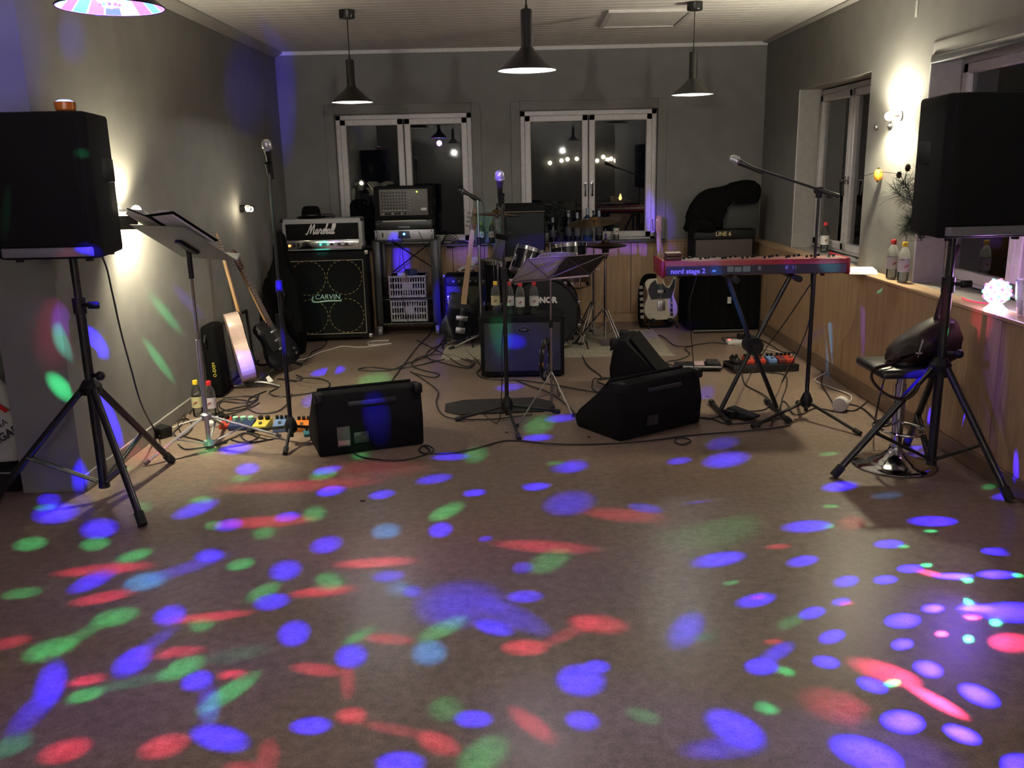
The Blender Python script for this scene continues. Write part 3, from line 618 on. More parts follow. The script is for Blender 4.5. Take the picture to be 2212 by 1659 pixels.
# tall straight stand by the pedals
b = FL(628, 952, .02); P = PY(587, 322, b.y)
b0 = Vector((P.x * .25 + b.x * .75, b.y, 0))
mic_stand(b0, [FL(617, 982), FL(705, 930), FL(540, 935)], 1.50, 'black straight microphone stand standing among the coloured pedals')
mic(TR(b0.x, b0.y, 1.60) @ RX(R(18)), 'microphone with a silver mesh head on the stand among the coloured pedals')
MB().lathe([(.008, -.05), (.017, -.045), (.019, .0), (.021, .02)], 14, RX(R(18)), cap=False).build('clip', blk, bpy.data.objects['microphone_stand'], (0, 0, 1.52))
b = FL(1096, 905, .02)
s2 = mic_stand(Vector((b.x, b.y, 0)), [FL(988, 910), FL(1121, 951), FL(1205, 893)], 1.30, 'black straight microphone stand standing on the charcoal mat')
mic(TR(b.x - .012, b.y, 1.415) @ RX(R(14)), 'microphone with a silver mesh head on the stand over the charcoal mat')
MB().lathe([(.008, -.05), (.017, -.045), (.019, .0), (.021, .02)], 14, RX(R(14)), cap=False).build('clip', blk, s2, (-.006, 0, 1.325))
pc = cr([(b.x + .014, b.y - .01, 1.28), (b.x - .02, b.y - .015, 1.05), (b.x + .018, b.y - .012, .80), (b.x - .02, b.y - .01, .5), (b.x - .03, b.y - .02, .2), (b.x - .06, b.y - .05, .012), (b.x - .2, b.y + .3, .012)])
tag(MB().tube(pc, .0035, 6).build('microphone_cable', cable_m), 'thin black cable wound down the stand over the charcoal mat', 'cable')
t = thing('stick_pouch', 'black drumstick pouch clipped on the stand over the charcoal mat', 'pouch', PY(1073, 560, b.y + .0) + Vector((0, -.03, 0)), rot=(0, R(14), 0))
MB().prism([(-.032, 0), (.032, 0), (.026, .14), (-.022, .14)], -.018, .018, FRONT, bev=.008).build('pouch', M('pouch_grey', (.035, .034, .033), .7), t)
MB().rbox(-.034, .034, -.021, .021, .118, .146, .006).build('flap', blk_fab, t)
MB().tube(cr([(.02, 0, .14), (.03, 0, .165), (.045, .02, .15)]), .005).build('clip', blk, t)
# boom stand at the keyboard
b = FL(1740, 896, .02); B0 = Vector((b.x, b.y, 0)); top = PY(1757, 412, b.y)
mic_stand(B0, [FL(1855, 940), FL(1628, 925), (B0.x + .05, B0.y + .30)], top.z, 'black boom microphone stand standing in front of the red keyboard', boom=(PY(1597, 352, b.y + .10), PY(1812, 424, b.y - .04), Vector((B0.x, B0.y, top.z))))
d = (PY(1585, 343, b.y + .11) - PY(1640, 368, b.y + .08)).normalized()
q = d.to_track_quat('Z', 'Y').to_matrix().to_4x4(); q.translation = PY(1597, 352, b.y + .10) + Vector((0, 0, .004))
mic(q, 'microphone with shiny silver head on the boom arm over the red keyboard')
# boom stand with the microphone for the drummer's side
b = FL(1041, 742, .02); B0 = Vector((b.x, b.y, 0)); top = PY(1029, 432, b.y)
s3 = mic_stand(B0, [(B0.x - .26, B0.y - .16), (B0.x + .24, B0.y - .18), (B0.x, B0.y + .3)], top.z, 'steel-tubed microphone stand behind the bass guitar', mat=steel)
d = (PY(1000, 413, b.y) - PY(1030, 428, b.y)).normalized(); q = d.to_track_quat('Z', 'Y').to_matrix().to_4x4(); q.translation = PY(1003, 415, b.y)
mic(q, 'dark microphone tilted sideways on the steel-tubed stand', False)
MB().tube(cr([PY(1030, 431, b.y) - B0, PY(1022, 428, b.y) - B0, PY(1014, 421, b.y) - B0]), .014).build('clip', blk, s3)
tag(MB().tube(cr([PY(1032, 430, b.y), PY(1044, 440, b.y), PY(1047, 480, b.y), PY(1046, 560, b.y), PY(1040, 640, b.y), PY(1044, 738, b.y)]), .003).build('microphone_cable', cable_m), 'thin black cable hanging from the tilted dark microphone', 'cable')
# ---------------------------------------------------------------- music stands
def desk_frame(P, a, phi):
    x = Vector((math.cos(a), -math.sin(a), 0)); y = Vector((-math.sin(a) * math.cos(phi), -math.cos(a) * math.cos(phi), math.sin(phi)))
    x = -x
    return basis(P, x, y, x.cross(y))
b = FL(452, 962, .02); B0 = Vector((b.x, b.y, 0))
t = thing('music_stand', 'silver tripod music stand with a solid tilted desk beside the grey wall', 'stand', B0)
top = PY(407, 536, b.y) - B0
MB().cyl((0, 0, .02), (0, 0, .62), .0125).build('lower_pole', alu, t)
MB().cyl((0, 0, .60), (top.x * .6, 0, top.z), .0085).build('upper_pole', chrome, t)
MB().cyl((top.x * .55, 0, top.z - .16), (top.x * .6, 0, top.z + .01), .0145).build('tilt_joint', blk, t)
MB().lathe([(.014, .165), (.03, .17), (.03, .20), (.014, .21)], 16).build('leg_hub', alu, t)
MB().lathe([(.012, .02), (.028, .022), (.028, .05), (.012, .056)], 16).build('brace_hub', alu, t)
for f in (FL(313, 1007), FL(607, 946), (B0.x - .05, B0.y + .42)):
    f = Vector((f[0] - B0.x, f[1] - B0.y, .012)); dd = Vector((f.x, f.y, 0)).normalized(); a0 = dd * .025 + Vector((0, 0, .185))
    lg = MB().tube([a0, f], .0115, 6, flat=.007).build('leg', alu, t)
    MB().cyl(f + (a0 - f).normalized() * .03, f, .012, n=8).build('foot_cap', M('grey_rubber', (.09, .09, .09), .7), lg)
    MB().tube([dd * .025 + Vector((0, 0, .04)), a0.lerp(f, .48)], .007, 6, flat=.004).build('brace', alu, t)
G = desk_frame(Vector((top.x * .6 + .09, .0, top.z - .045)), R(38), R(34))
MB().rbox(-.25, .25, -.02, .32, -.004, 0, .002, 1, T=G).build('desk', M('desk_grey', (.22, .215, .20), .45, var=.05), t)
MB().rbox(-.25, .25, -.024, -.016, -.004, .04, .002, 1, T=G).build('lip', M('desk_grey', (.1, .1, .095)), t)
MB().rbox(-.03, .03, .06, .18, -.022, -.003, .004, T=G).build('bracket', blk, t)
G2 = TR(*B0) @ G
bk = thing('open_book', 'open black songbook lying on the silver music stand', 'book', (0, 0, 0))
bk.matrix_world = G2 @ TR(-.01, .10, .004)
MB().rbox(-.235, -.004, .02, .30, .004, .010, .002, T=RY(R(6))).rbox(.004, .225, .02, .29, .004, .010, .002, T=RY(R(-11))).build('cover', blk_fab, bk)
for s in (-1, 1): MB().prism([(0, .012), (.07, .045), (.15, .046), (.212, .030 if s < 0 else .052), (.212, .018), (0, .006)], -.285, -.03, Matrix.Diagonal((s, 1, 1, 1)) @ FRONT).build('page_block', paper, bk)
# wire stand in the middle
b = FL(1192, 876, .02); B0 = Vector((b.x, b.y, 0))
t = thing('music_stand', 'slim folding music stand with an open wire desk and loose sheets', 'stand', B0)
top = PY(1196, 603, b.y) - B0
pipe = M('rosy_steel', (.30, .24, .24), .35, .8)
MB().cyl((0, 0, .05), (0, 0, .55), .0085).build('lower_pole', pipe, t); MB().cyl((0, 0, .53), (0, 0, top.z), .006).build('upper_pole', pipe, t)
MB().cyl((0, 0, .52), (0, 0, .57), .013).build('clutch', blk, t)
for f in (FL(1118, 925), FL(1238, 903), (B0.x + .06, B0.y + .28)):
    f = Vector((f[0] - B0.x, f[1] - B0.y, .008)); lg = MB().tube([(0, 0, .24), f], .005, 6).build('leg', steel, t)
    MB().cyl(f, f + Vector((0, 0, .02)), .008, n=8).build('foot_cap', rubber, lg)
    MB().tube([(0, 0, .10), f.lerp(Vector((0, 0, .24)), .5)], .0035, 6).build('brace', steel, t)
G = desk_frame(Vector((0, -.02, top.z)), R(-27), R(36))
w = MB(); w.T = G; hw = .275; L = .27
for p, q in (((-hw, 0), (hw, 0)), ((-hw, L), (hw, L)), ((-hw, 0), (-hw, L)), ((hw, 0), (hw, L)), ((.02, 0), (.02, L)), ((.02, .02), (-hw, L)), ((.02, L), (-hw, .02)), ((hw, .02), (.02, L)), ((hw, L), (.02, .02))): w.tube([(*p, 0), (*q, 0)], .0032, 6)
w.build('wire_frame', pipe, t)
MB().rbox(-hw, hw, -.006, 0, -.002, .03, .002, 1, T=G).build('lip', pipe, t)
back = MB().rbox(-hw, 0, .01, L - .008, .004, .0065, .001, 1, T=G)
o = tag(back.build('cardboard_folder', M('dark_folder', (.035, .024, .024), .7)), 'dark flat folder standing on the open wire music stand', 'folder'); o.location = B0
sh = thing('sheet_music', 'loose white sheets slipping askew on the open wire music stand', 'paper', (0, 0, 0)); sh.matrix_world = TR(*B0) @ G
def sheet(x0, x1, y0, y1, curl, z=.008, T=None):
    v = []; f = []
    for i in range(7):
        for j in range(2): u = i / 6; v.append((x0 + (x1 - x0) * u, y0 + (y1 - y0) * j, z + curl * math.sin(u * math.pi)))
    for i in range(6): f.append((2 * i, 2 * i + 2, 2 * i + 3, 2 * i + 1))
    n = len(v); v += [(a, b, c + .001) for a, b, c in v]; f += [[n + k for k in q[::-1]] for q in f]
    f += [(0, 1, n + 1, n), (12, n + 12, n + 13, 13)] + [(2 * i + 1, 2 * i + 3, n + 2 * i + 3, n + 2 * i + 1) for i in range(6)] + [(2 * i + 2, 2 * i, n + 2 * i, n + 2 * i + 2) for i in range(6)]
    return MB().add(v, f, T)
sheet(.02, .27, .0, .26, .004).build('page', paper, sh); sheet(-.02, .23, -.02, .25, .02, .012, RZ(R(-9))).build('page', paper, sh); sheet(-.05, .21, .12, .27, .012, .018, RZ(R(3))).build('page', paper, sh)
t = thing('tambourine', 'half-moon tambourine hanging on edge from the slim folding music stand', 'tambourine', PY(1180, 812, b.y - .03), rot=(0, R(-3), R(72)))
hp = cr([(-.10, 0, .10), (-.07, 0, .02), (0, 0, 0), (.07, 0, .03), (.105, 0, .11), (.07, 0, .19), (0, 0, .225), (-.07, 0, .19)], 5, True)
MB().tube(hp, .012, 8, True, flat=.024).build('hoop', blk, t)
for i in range(0, len(hp), 4):
    p = hp[i]; MB().cyl(p + Vector((0, -.012, 0)), p + Vector((0, .012, 0)), .019, n=14).build('jingle', steel if i else brass, t)
# ---------------------------------------------------------------- guitars (local z up the neck, front towards -y)
def tele_outline(s=1.0):
    P = [(-.05, 0), (-.12, .012), (-.158, .08), (-.148, .16), (-.118, .22), (-.122, .28), (-.143, .335), (-.115, .378), (-.05, .385), (.028, .378), (.045, .315), (.075, .298), (.105, .335), (.130, .385), (.150, .375), (.143, .30), (.118, .225), (.140, .16), (.158, .09), (.13, .016), (.05, 0)]
    return [(p.x * s, p.y * s) for p in cr([(x, y, 0) for x, y in P], 3, True)]
def ac_outline():
    P = [(0, 0), (-.12, .015), (-.195, .09), (-.185, .19), (-.128, .275), (-.135, .35), (-.14, .41), (-.10, .47), (0, .49), (.10, .47), (.14, .41), (.135, .35), (.128, .275), (.185, .19), (.195, .09), (.12, .015)]
    return [(p.x, p.y) for p in cr([(x, y, 0) for x, y in P], 3, True)]
def neck(t, z0, z1, headm, fret=True, hl=.17, tun=6, board=maple, w0=.024, w1=.019, y=-.03):
    MB().prism([(-w0, z0), (w0, z0), (w1, z1), (-w1, z1)], -y - .008, -y + .012, FRONT, bev=.004).build('neck', maple, t)
    fb = MB().prism([(-w0, z0 - .03), (w0, z0 - .03), (w1, z1), (-w1, z1)], -y + .012, -y + .017, FRONT).build('fretboard', board, t)
    fr = MB(); z = z1; n = 0
    L = (z1 - z0) * 1.5
    for i in range(1, 17):
        zz = z1 - L * (1 - 2 ** (-i / 12))
        if zz > z0: fr.box(-w0, w0, y - .0185, y - .0165, zz - .001, zz + .001)
    fr.build('frets', steel, fb)
    hd = MB().prism([(-w1, z1), (w1, z1), (w1 + .012, z1 + .03), (.030, z1 + hl * .55), (.034, z1 + hl * .86), (.015, z1 + hl), (-.012, z1 + hl * .93), (-w1 - .002, z1 + hl * .5)], -y - .004, -y + .010, FRONT, bev=.003).build('headstock', headm, t)
    for i in range(tun):
        zz = z1 + .03 + i * (hl - .055) / tun
        MB().cyl((-.012, y - .012, zz), (-.012, y - .022, zz), .004, n=8).cyl((-.016, y, zz), (-.046, y, zz), .003, n=6).ball((-.05, y, zz), .008, 8, 6).build('tuner', chrome, hd)
    st = MB()
    for i in range(4 if tun == 4 else 6): x = (-.5 + i / ((4 if tun == 4 else 6) - 1)) * .034; st.cyl((x, y - .021, .10), (x * .8, y - .020, z1 + .01), .0006, n=4, cap=False)
    st.build('strings', steel, t)
def guitar_stand(t, w=.26, name='guitar_rack_stand'):
    pass
P = PY(1427, 690, 8.22)
t = thing('electric_guitar', 'cream electric guitar with black pickguard leaning on the wooden panelling', 'guitar', P, rot=(R(-8), R(-1.5), R(4)))
MB().prism(tele_outline(), 0, .042, FRONT, bev=.004).build('body', cream, t)
pg = [(-.112, .245), (-.118, .285), (-.09, .34), (-.045, .372), (-.028, .33), (.028, .33), (.05, .30), (.08, .287), (.108, .325), (.128, .372), (.142, .365), (.136, .30), (.108, .225), (.10, .19), (.0, .195), (-.09, .19)]
MB().prism(pg, .0425, .0465, FRONT).build('pickguard', M('navy_guard', (.008, .008, .016), .5), t)
MB().rbox(-.03, .045, -.051, -.045, .245, .275, .003).build('pickup', chrome, t)
MB().rbox(-.035, .035, -.054, -.042, .085, .175, .004).build('bridge', steel, t)
cp = MB().rbox(.082, .107, -.048, -.042, .03, .195, .004).build('control_plate', M('blue_steel', (.08, .08, .16), .2, .9), t)
for z in (.06, .105, .15): MB().cyl((.094, -.048, z), (.094, -.062, z), .009).build('knob', chrome, cp)
neck(t, .36, .80, maple, hl=.165, y=-.040)
sp = cr([(-.03, -.01, .40), (-.13, -.025, .40), (-.175, -.02, .30), (-.19, -.02, .12), (-.185, -.02, -.04), (-.10, -.05, -.075), (.03, -.055, -.07), (.08, -.03, -.03), (.02, -.02, -.002)], 5)
stp = MB().tube(sp, .004, 8, flat=.026).build('strap', blk_fab, t)
for i in range(6): MB().rbox(-.20, -.165, -.046, -.0435, .02 + i * .055, .05 + i * .055, .001, 1).build('strap_patch', M('strap_white', (.35, .33, .28), .8), stp)
t = thing('guitar_stand', 'low black folding stand under the cream electric guitar', 'stand', (P.x, P.y - .03, 0))
MB().tube(cr([(-.13, -.12, .01), (-.11, -.02, .06), (-.06, .02, .09)]), .008).tube(cr([(.13, -.12, .01), (.11, -.02, .06), (.06, .02, .09)]), .008).tube([(-.10, .0, .07), (.10, .0, .07)], .008).tube([(0, 0, .07), (0, .14, .25)], .008).tube([(-.12, .15, .01), (0, .12, .22), (.12, .15, .01)], .007).build('frame', blk_met, t)
for s in (-1, 1): MB().rbox(s * .08 - .02, s * .08 + .02, -.06, .0, .05, .085, .01).build('cradle', rubber, t)
# acoustic, seen along its edge, leaning to the left wall
A0 = Vector((-1.90, 6.20, .05)); A1 = PX(463, 552, -2.06)
u = (A1 - A0).normalized(); xx = Vector((.10, -1, 0)); xx = (xx - u * xx.dot(u)).normalized(); yy = u.cross(xx)
fdir = Vector((1, .42, .05))
y_ax = -(fdir - u * fdir.dot(u)).normalized(); x_ax = y_ax.cross(u)
t = thing('acoustic_guitar', 'pale acoustic guitar turned on edge, leaning on the grey wall', 'guitar', (0, 0, 0)); t.matrix_world = basis(A0, x_ax, y_ax, u)
MB().prism(ac_outline(), -.05, .05, FRONT, bev=.004).build('body', pinkwhite, t)
MB().prism([(x * .985, .004 + z * .985) for x, z in ac_outline()], .049, .0535, FRONT).build('soundboard', spruce, t)
MB().tube([(x * 1.003, -.05, z) for x, z in ac_outline()], .003, 6, True).build('binding', blk, t)
MB().ring((0, .315, .054), .05, .004, 28, 6, FRONT).build('rosette', rosew, t)
MB().rbox(-.09, .09, -.062, -.052, .11, .145, .004).build('bridge', rosew, t)
neck(t, .48, .88, maple, hl=.17, board=rosew, y=-.05)
# black electric beside it
B0_, B1_ = Vector((-1.72, 6.62, .05)), PX(505, 560, -2.055)
u = (B1_ - B0_).normalized(); fd = Vector((.85, -.5, .1)); y_ax = -(fd - u * fd.dot(u)).normalized(); x_ax = y_ax.cross(u)
t = thing('electric_guitar', 'black electric guitar with brown neck leaning between acoustic guitar and gig bag', 'guitar', (0, 0, 0)); t.matrix_world = basis(B0_, x_ax, y_ax, u)
MB().prism(tele_outline(), -.02, .024, FRONT, bev=.005).build('body', blk_gloss, t)
MB().prism([(-.09, .15), (-.10, .27), (-.03, .35), (.03, .33), (.10, .20), (.04, .14)], .0245, .028, FRONT).build('pickguard', blk, t)
for z in (.13, .20, .27): MB().rbox(-.035, .035, -.036, -.026, z, z + .022, .004).build('pickup', chrome, t)
MB().rbox(-.035, .035, -.036, -.024, .06, .09, .004).build('bridge', chrome, t)
for z in (.06, .10): MB().cyl((.095, -.026, z), (.095, -.044, z), .011).build('knob', chrome, t)
neck(t, .36, .78, rosew, hl=.17, board=rosew, y=-.02)
t = thing('guitar_rack', 'low black guitar rack holding the pale acoustic and the black electric', 'rack', (-1.86, 6.38, 0))
for yy in (-.26, .44): MB().tube(cr([(.20, yy, .012), (.05, yy, .045), (-.16, yy, .03), (-.19, yy, .3), (-.20, yy, .46)]), .011).build('side_frame', blk_met, t)
MB().tube([(.06, -.26, .05), (.06, .44, .05)], .010).tube([(-.14, -.26, .05), (-.14, .44, .05)], .010).build('cradle_bar', rubber, t)
MB().tube([(-.20, -.26, .45), (-.20, .44, .45)], .012).build('neck_bar', blk_met, t)
# bag with yellow lettering behind the acoustic
t = thing('instrument_case', 'narrow black case with yellow lettering standing behind the pale acoustic guitar', 'case', (-2.03, 5.95, 0), rot=(0, R(-2), 0))
MB().rbox(-.05, .05, -.10, .12, 0, .50, .03, 3).build('case_body', blk_fab, t)
text('lettering', 'O-EXIM', M('yellow_print', (.55, .48, .06), .6), t, .030, TR(.018, -.102, .20) @ FRONT @ RZ(R(90)))
MB().tube(cr([(-.01, -.105, .36), (-.01, -.135, .40), (-.01, -.105, .44)]), .008).build('handle', blk, t)
# gig bag
t = thing('gig_bag', 'tall black gig bag leaning against the four-speaker cabinet', 'bag', (-1.93, 7.30, 0), rot=(R(-4), R(2), R(-6)))
gp = [(-.15, .01), (-.185, .10), (-.17, .30), (-.15, .42), (-.135, .62), (-.06, .70), (-.035, .98), (.035, .98), (.06, .72), (.135, .62), (.16, .42), (.185, .30), (.19, .08), (.15, .01)]
MB().prism([(p.x, p.y) for p in cr([(a, b, 0) for a, b in gp], 3, True)], -.05, .05, FRONT, bev=.02).build('bag_body', blk_fab, t)
MB().rbox(-.11, .11, -.075, -.045, .10, .38, .015).build('pocket', blk_fab, t)
MB().tube(cr([(.03, -.055, .55), (.06, -.10, .50), (.03, -.055, .42)]), .009).build('handle', blk, t)
# bass guitar in the middle
b = FL(990, 738, .04); B0 = Vector((b.x, b.y + .02, .05)); H1 = PY(1025, 447, b.y + .20)
u = (H1 - B0).normalized(); fd = Vector((.2, -1, .2)); y_ax = -(fd - u * fd.dot(u)).normalized(); x_ax = y_ax.cross(u); LL = (H1 - B0).length
t = thing('bass_guitar', 'black bass guitar with a long maple neck standing before the small combo amplifier', 'guitar', (0, 0, 0)); t.matrix_world = basis(B0, x_ax, y_ax, u)
MB().prism(tele_outline(1.05), 0, .042, FRONT, bev=.005).build('body', blk_gloss, t)
MB().rbox(-.05, .05, -.052, -.04, .17, .21, .004).build('pickup', steel, t); MB().rbox(-.04, .04, -.056, -.04, .06, .11, .004).build('bridge', steel, t)
for z in (.05, .09, .13): MB().cyl((.10, -.042, z), (.10, -.06, z), .010).build('knob', chrome, t)
neck(t, .34, LL - .20, M('red_brown_head', (.16, .06, .03), .35), hl=.20, tun=4, y=-.040)
t = thing('guitar_stand', 'black folding stand under the black bass guitar', 'stand', (B0.x, B0.y - .02, 0))
MB().tube(cr([(-.13, -.12, .01), (-.11, -.02, .06), (-.06, .02, .09)]), .008).tube(cr([(.13, -.12, .01), (.11, -.02, .06), (.06, .02, .09)]), .008).tube([(-.10, .0, .07), (.10, .0, .07)], .008).tube([(0, 0, .07), (0.05, .12, .45)], .008).tube([(-.12, .15, .01), (0.02, .09, .30), (.12, .15, .01)], .007).build('frame', blk_met, t)
for s in (-1, 1): MB().rbox(s * .08 - .02, s * .08 + .02, -.06, .0, .05, .085, .01).build('cradle', rubber, t)
# ---------------------------------------------------------------- amplifier stack with white head
def strokes(t, name, S, mat, T, sc, r, shear=.22):
    b = MB(); b.T = T
    for st in S: b.tube([((x + y * shear) * sc, y * sc, 0) for x, y, z in cr([(p[0], p[1], 0) for p in st], 5)], r * sc, 6, flat=r * sc * .35)
    return b.build(name, mat, t)
_a = [(.98, .42), (.88, .50), (.77, .32), (.80, .04), (.92, .14), (1.0, .5), (.965, .12), (1.03, .02), (1.12, .16)]
_l = [(0, .15), (.16, .72), (.15, 1.02), (.08, .98), (.03, .4), (.05, .04), (.12, .03), (.2, .16)]
SCRIPT = [[(-.22, .10), (-.16, .0), (-.06, .06), (.08, .55), (.22, 1.0), (.25, .5), (.24, .05)], [(.24, .05), (.40, .62), (.55, 1.02), (.56, .45), (.56, .08), (.62, .02), (.74, .2)], _a,
          [(1.12, .16), (1.22, .56), (1.25, .42), (1.37, .44), (1.33, .14), (1.39, .02), (1.48, .14)], [(1.46, .12), (1.62, .58), (1.66, .30), (1.64, .06), (1.52, .03)], [(1.66, .1), (1.82, .6), (1.92, 1.02), (1.84, 1.0), (1.76, .4), (1.74, .02)],
          [(1.75, .2), (1.88, .48), (1.95, .42), (1.92, .10), (1.98, .02), (2.06, .14)], [(x + 1.24, y) for x, y in _a], [(x + 2.36, y) for x, y in _l], [(x + 2.56, y) for x, y in _l]]
CB = Vector((-1.625, 7.80, 0)); CR = R(4)
t = thing('speaker_cabinet', 'black four-speaker guitar cabinet with gold-dashed rings under the white amplifier head', 'loudspeaker', CB, CR)
Wc, Hc = .36, .80
MB().rbox(-Wc, Wc, 0, .36, .03, Hc, .014).build('cabinet', blk_soft, t)
MB().box(-Wc + .035, Wc - .035, -.004, .002, .075, Hc - .075).build('grille', grille, t)
pp = MB()
for a, b_ in (((-Wc + .035, .075), (Wc - .035, .075)), ((Wc - .035, .075), (Wc - .035, Hc - .075)), ((-Wc + .035, Hc - .075), (Wc - .035, Hc - .075)), ((-Wc + .035, .075), (-Wc + .035, Hc - .075))): pp.tube([(a[0], -.005, a[1]), (b_[0], -.005, b_[1])], .0035, 6)
pp.build('piping', M('silver_piping', (.40, .36, .27), .4, .4), t)
for i, (x, z) in enumerate(((-.158, .575), (.158, .575), (-.158, .235), (.158, .235))):
    c = MB().lathe([(.150, -.004), (.146, .002), (.05, .03), (.045, .045), (0, .05)], 28, TR(x, -.005, z) @ RX(R(-90)), cap=False).build('speaker_cone', grille_g, t)
    for q in range(24):
        a = 2 * math.pi * q / 24; dr = MB().rbox(-.0115, .0115, -.004, .004, -.003, .003, .002, 1, T=TR(x + math.cos(a) * .151, -.008, z + math.sin(a) * .151) @ RY(-a + R(90)))
        dr.build('ring_dash', gold, c)
text('badge', 'CARVIN', M('carvin_badge', (.55, .75, .62), .35), t, .062, TR(.0, -.008, .405) @ FRONT @ RZ(R(-1)), .002, shear=.1)
tail = MB(); tail.T = TR(0, -.008, .375) @ FRONT
tail.tube(cr([(-.125, .04, 0), (-.135, .0, 0), (-.10, -.012, 0), (.0, -.004, 0), (.12, -.006, 0)]), .006, 6, flat=.002); tail.build('badge_swash', MATS['carvin_badge'], t)
for x in (-Wc, Wc):
    for z in (.05, Hc - .01): MB().rbox(x - .018, x + .018, -.012, .02, z - .02, z + .018, .009).build('corner_protector', steel, t)
for x in (-Wc + .06, Wc - .06): MB().cyl((x, .05, .0), (x, .05, .032), .02).build('foot', rubber, t)
t = thing('amplifier_head', 'white-covered guitar amplifier head with script logo on the four-speaker cabinet', 'amplifier', CB + Vector((-.01, .02, Hc)), CR)
Wh, Hh = .345, .285
body = MB().rbox(-Wh, Wh, 0, .24, .012, Hh, .012)
body.build('cabinet', M('white_tolex', (.36, .36, .35), .6, var=.1, scale=150, bump=.15), t)
MB().rbox(-Wh + .032, Wh - .032, -.010, .006, .105, Hh - .040, .004).build('fascia', blk_soft, t)
cpn = MB().rbox(-Wh + .032, Wh - .032, -.008, .006, .028, .104, .003).build('control_panel', M('mirror_panel', (.55, .55, .56), .14, 1.0), t)
for i in range(9): MB().cyl((-.02 + i * .032, -.008, .066), (-.02 + i * .032, -.030, .066), .011, n=12).build('knob', blk if i % 2 else steel, cpn)
MB().ball((-Wh + .055, -.012, .06), .011, 10, 7).build('pilot_light', emis('red_pilot', (1, .12, .03), 9), t)
for i in range(2): MB().rbox(-Wh + .085 + i * .035, -Wh + .105 + i * .035, -.018, -.006, .045, .085, .003).build('switch', blk, cpn)
strokes(t, 'logo', SCRIPT, lab_w, TR(-.125, -.013, .155) @ FRONT, .083, .055)
for x in (-Wh, Wh):
    for z in (.03, Hh - .01): MB().rbox(x - .014, x + .014, -.008, .03, z - .016, z + .014, .007).build('corner_protector', blk, t)
MB().tube(cr([(-.10, .12, Hh), (-.07, .12, Hh + .02), (.07, .12, Hh + .02), (.10, .12, Hh)]), .008, 8, flat=.014).build('handle', blk, t)
for x in (-.28, .28): MB().cyl((x, .05, -.002), (x, .05, .014), .018).build('foot', rubber, t)
t = thing('hat', 'black felt hat lying on the white amplifier head', 'hat', CB + Vector((-.12, .13, Hc + Hh + .002)))
MB().lathe([(.115, .004), (.122, .010), (.11, .016), (.085, .012), (.080, .03), (.074, .075), (.060, .10), (.030, .105), (.0, .096)], 28, Matrix.Diagonal((1.05, .9, 1, 1)), cap=False).build('felt', blk_fab, t)
MB().lathe([(.0825, .016), (.0815, .034)], 28, Matrix.Diagonal((1.05, .9, 1, 1)), cap=False).build('band', blk, t)
# ---------------------------------------------------------------- rack with crates, power amplifier, mixer
RY0 = 8.02
def ZP(x, y, Y): return PY(x, y, Y).z
RX0 = PY(878, 600, RY0).x; rw = .262
t = thing('equipment_rack', 'tall black metal rack on casters holding crates and mixer', 'rack', (RX0, RY0, 0))
zs = ZP(878, 517, RY0)
for s in (-1, 1):
    for yy in (.0, .33): MB().rbox(s * rw - .034, s * rw + .034, yy, yy + .03, .09, zs - .005, .004).build('post', blk_met, t)
    MB().rbox(s * rw - .016, s * rw + .016, .03, .33, .09, .12, .003).build('side_rail', blk_met, t)
MB().rbox(-rw, rw, .0, .36, .10, .118, .004).build('bottom_shelf', blk_met, t)
MB().rbox(-rw - .01, rw + .01, .0, .36, zs - .022, zs - .004, .004).build('top_shelf', blk_met, t)
MB().tube([(-rw + .08, .345, zs - .03), (rw, .345, .55)], .006).tube([(rw - .02, .345, zs - .03), (-rw + .1, .345, .55)], .006).build('cross_brace', blk_met, t)
for s in (-1, 1):
    for yy in (.02, .34):
        MB().cyl((s * rw - .014, yy, .045), (s * rw + .014, yy, .045), .045, n=18).build('caster', M('caster_grey', (.14, .14, .15), .35), t)
        MB().rbox(s * rw - .02, s * rw + .02, yy - .012, yy + .012, .045, .094, .003).build('caster_fork', steel, t)
def crate(loc, label, fill):
    c = thing('plastic_crate', label, 'crate', loc); cw, cd, ch = .165, .13, .205
    g = MB()
    for x0, x1, yy0, yy1 in ((-cw, cw, -cd, -cd + .008), (-cw, cw, cd - .008, cd), (-cw, -cw + .008, -cd, cd), (cw - .008, cw, -cd, cd)): pass
    g.box(-cw, cw, -cd, cd, 0, .008)
    for s in (-1, 1): g.box(s * cw - .004, s * cw + .004, -cd, cd, 0, ch).box(-cw, cw, cd - .008, cd, 0, ch)
    g.build('shell', crate_m, c)
    # front wall of slots: rails and bars
    f = MB()
    for z0, z1 in ((.0, .03), (.075, .09), (.135, .15), (.19, ch)): f.box(-cw, cw, -cd, -cd + .007, z0, z1)
    for i in range(15): x = -cw + .006 + i * (2 * cw - .012) / 14; f.box(x - .0045, x + .0045, -cd + .001, -cd + .006, 0, ch)
    f.box(-.05, .05, -cd - .001, -cd + .007, .09, .135)
    f.build('slotted_front', crate_m, c)
    MB().rbox(-cw - .008, cw + .008, -cd - .008, -cd + .004, ch - .016, ch + .004, .004).rbox(-cw - .008, cw + .008, cd - .004, cd + .008, ch - .016, ch + .004, .004).rbox(-cw - .008, -cw + .004, -cd, cd, ch - .016, ch + .004, .004).rbox(cw - .004, cw + .008, -cd, cd, ch - .016, ch + .004, .004).build('rim', crate_m, c)
    rr = random.Random(len(label))
    for i in range(6): MB().rbox(-.07, .07, -.04, .04, 0, .05, .012, T=TR(rr.uniform(-.07, .07), rr.uniform(-.06, .06), .03 + i * .022 * fill) @ RZ(rr.uniform(0, 3))).build('content', [paper, navy_p, blk_fab, M('kraft', (.3, .2, .12), .8)][i % 4], c)
    return c
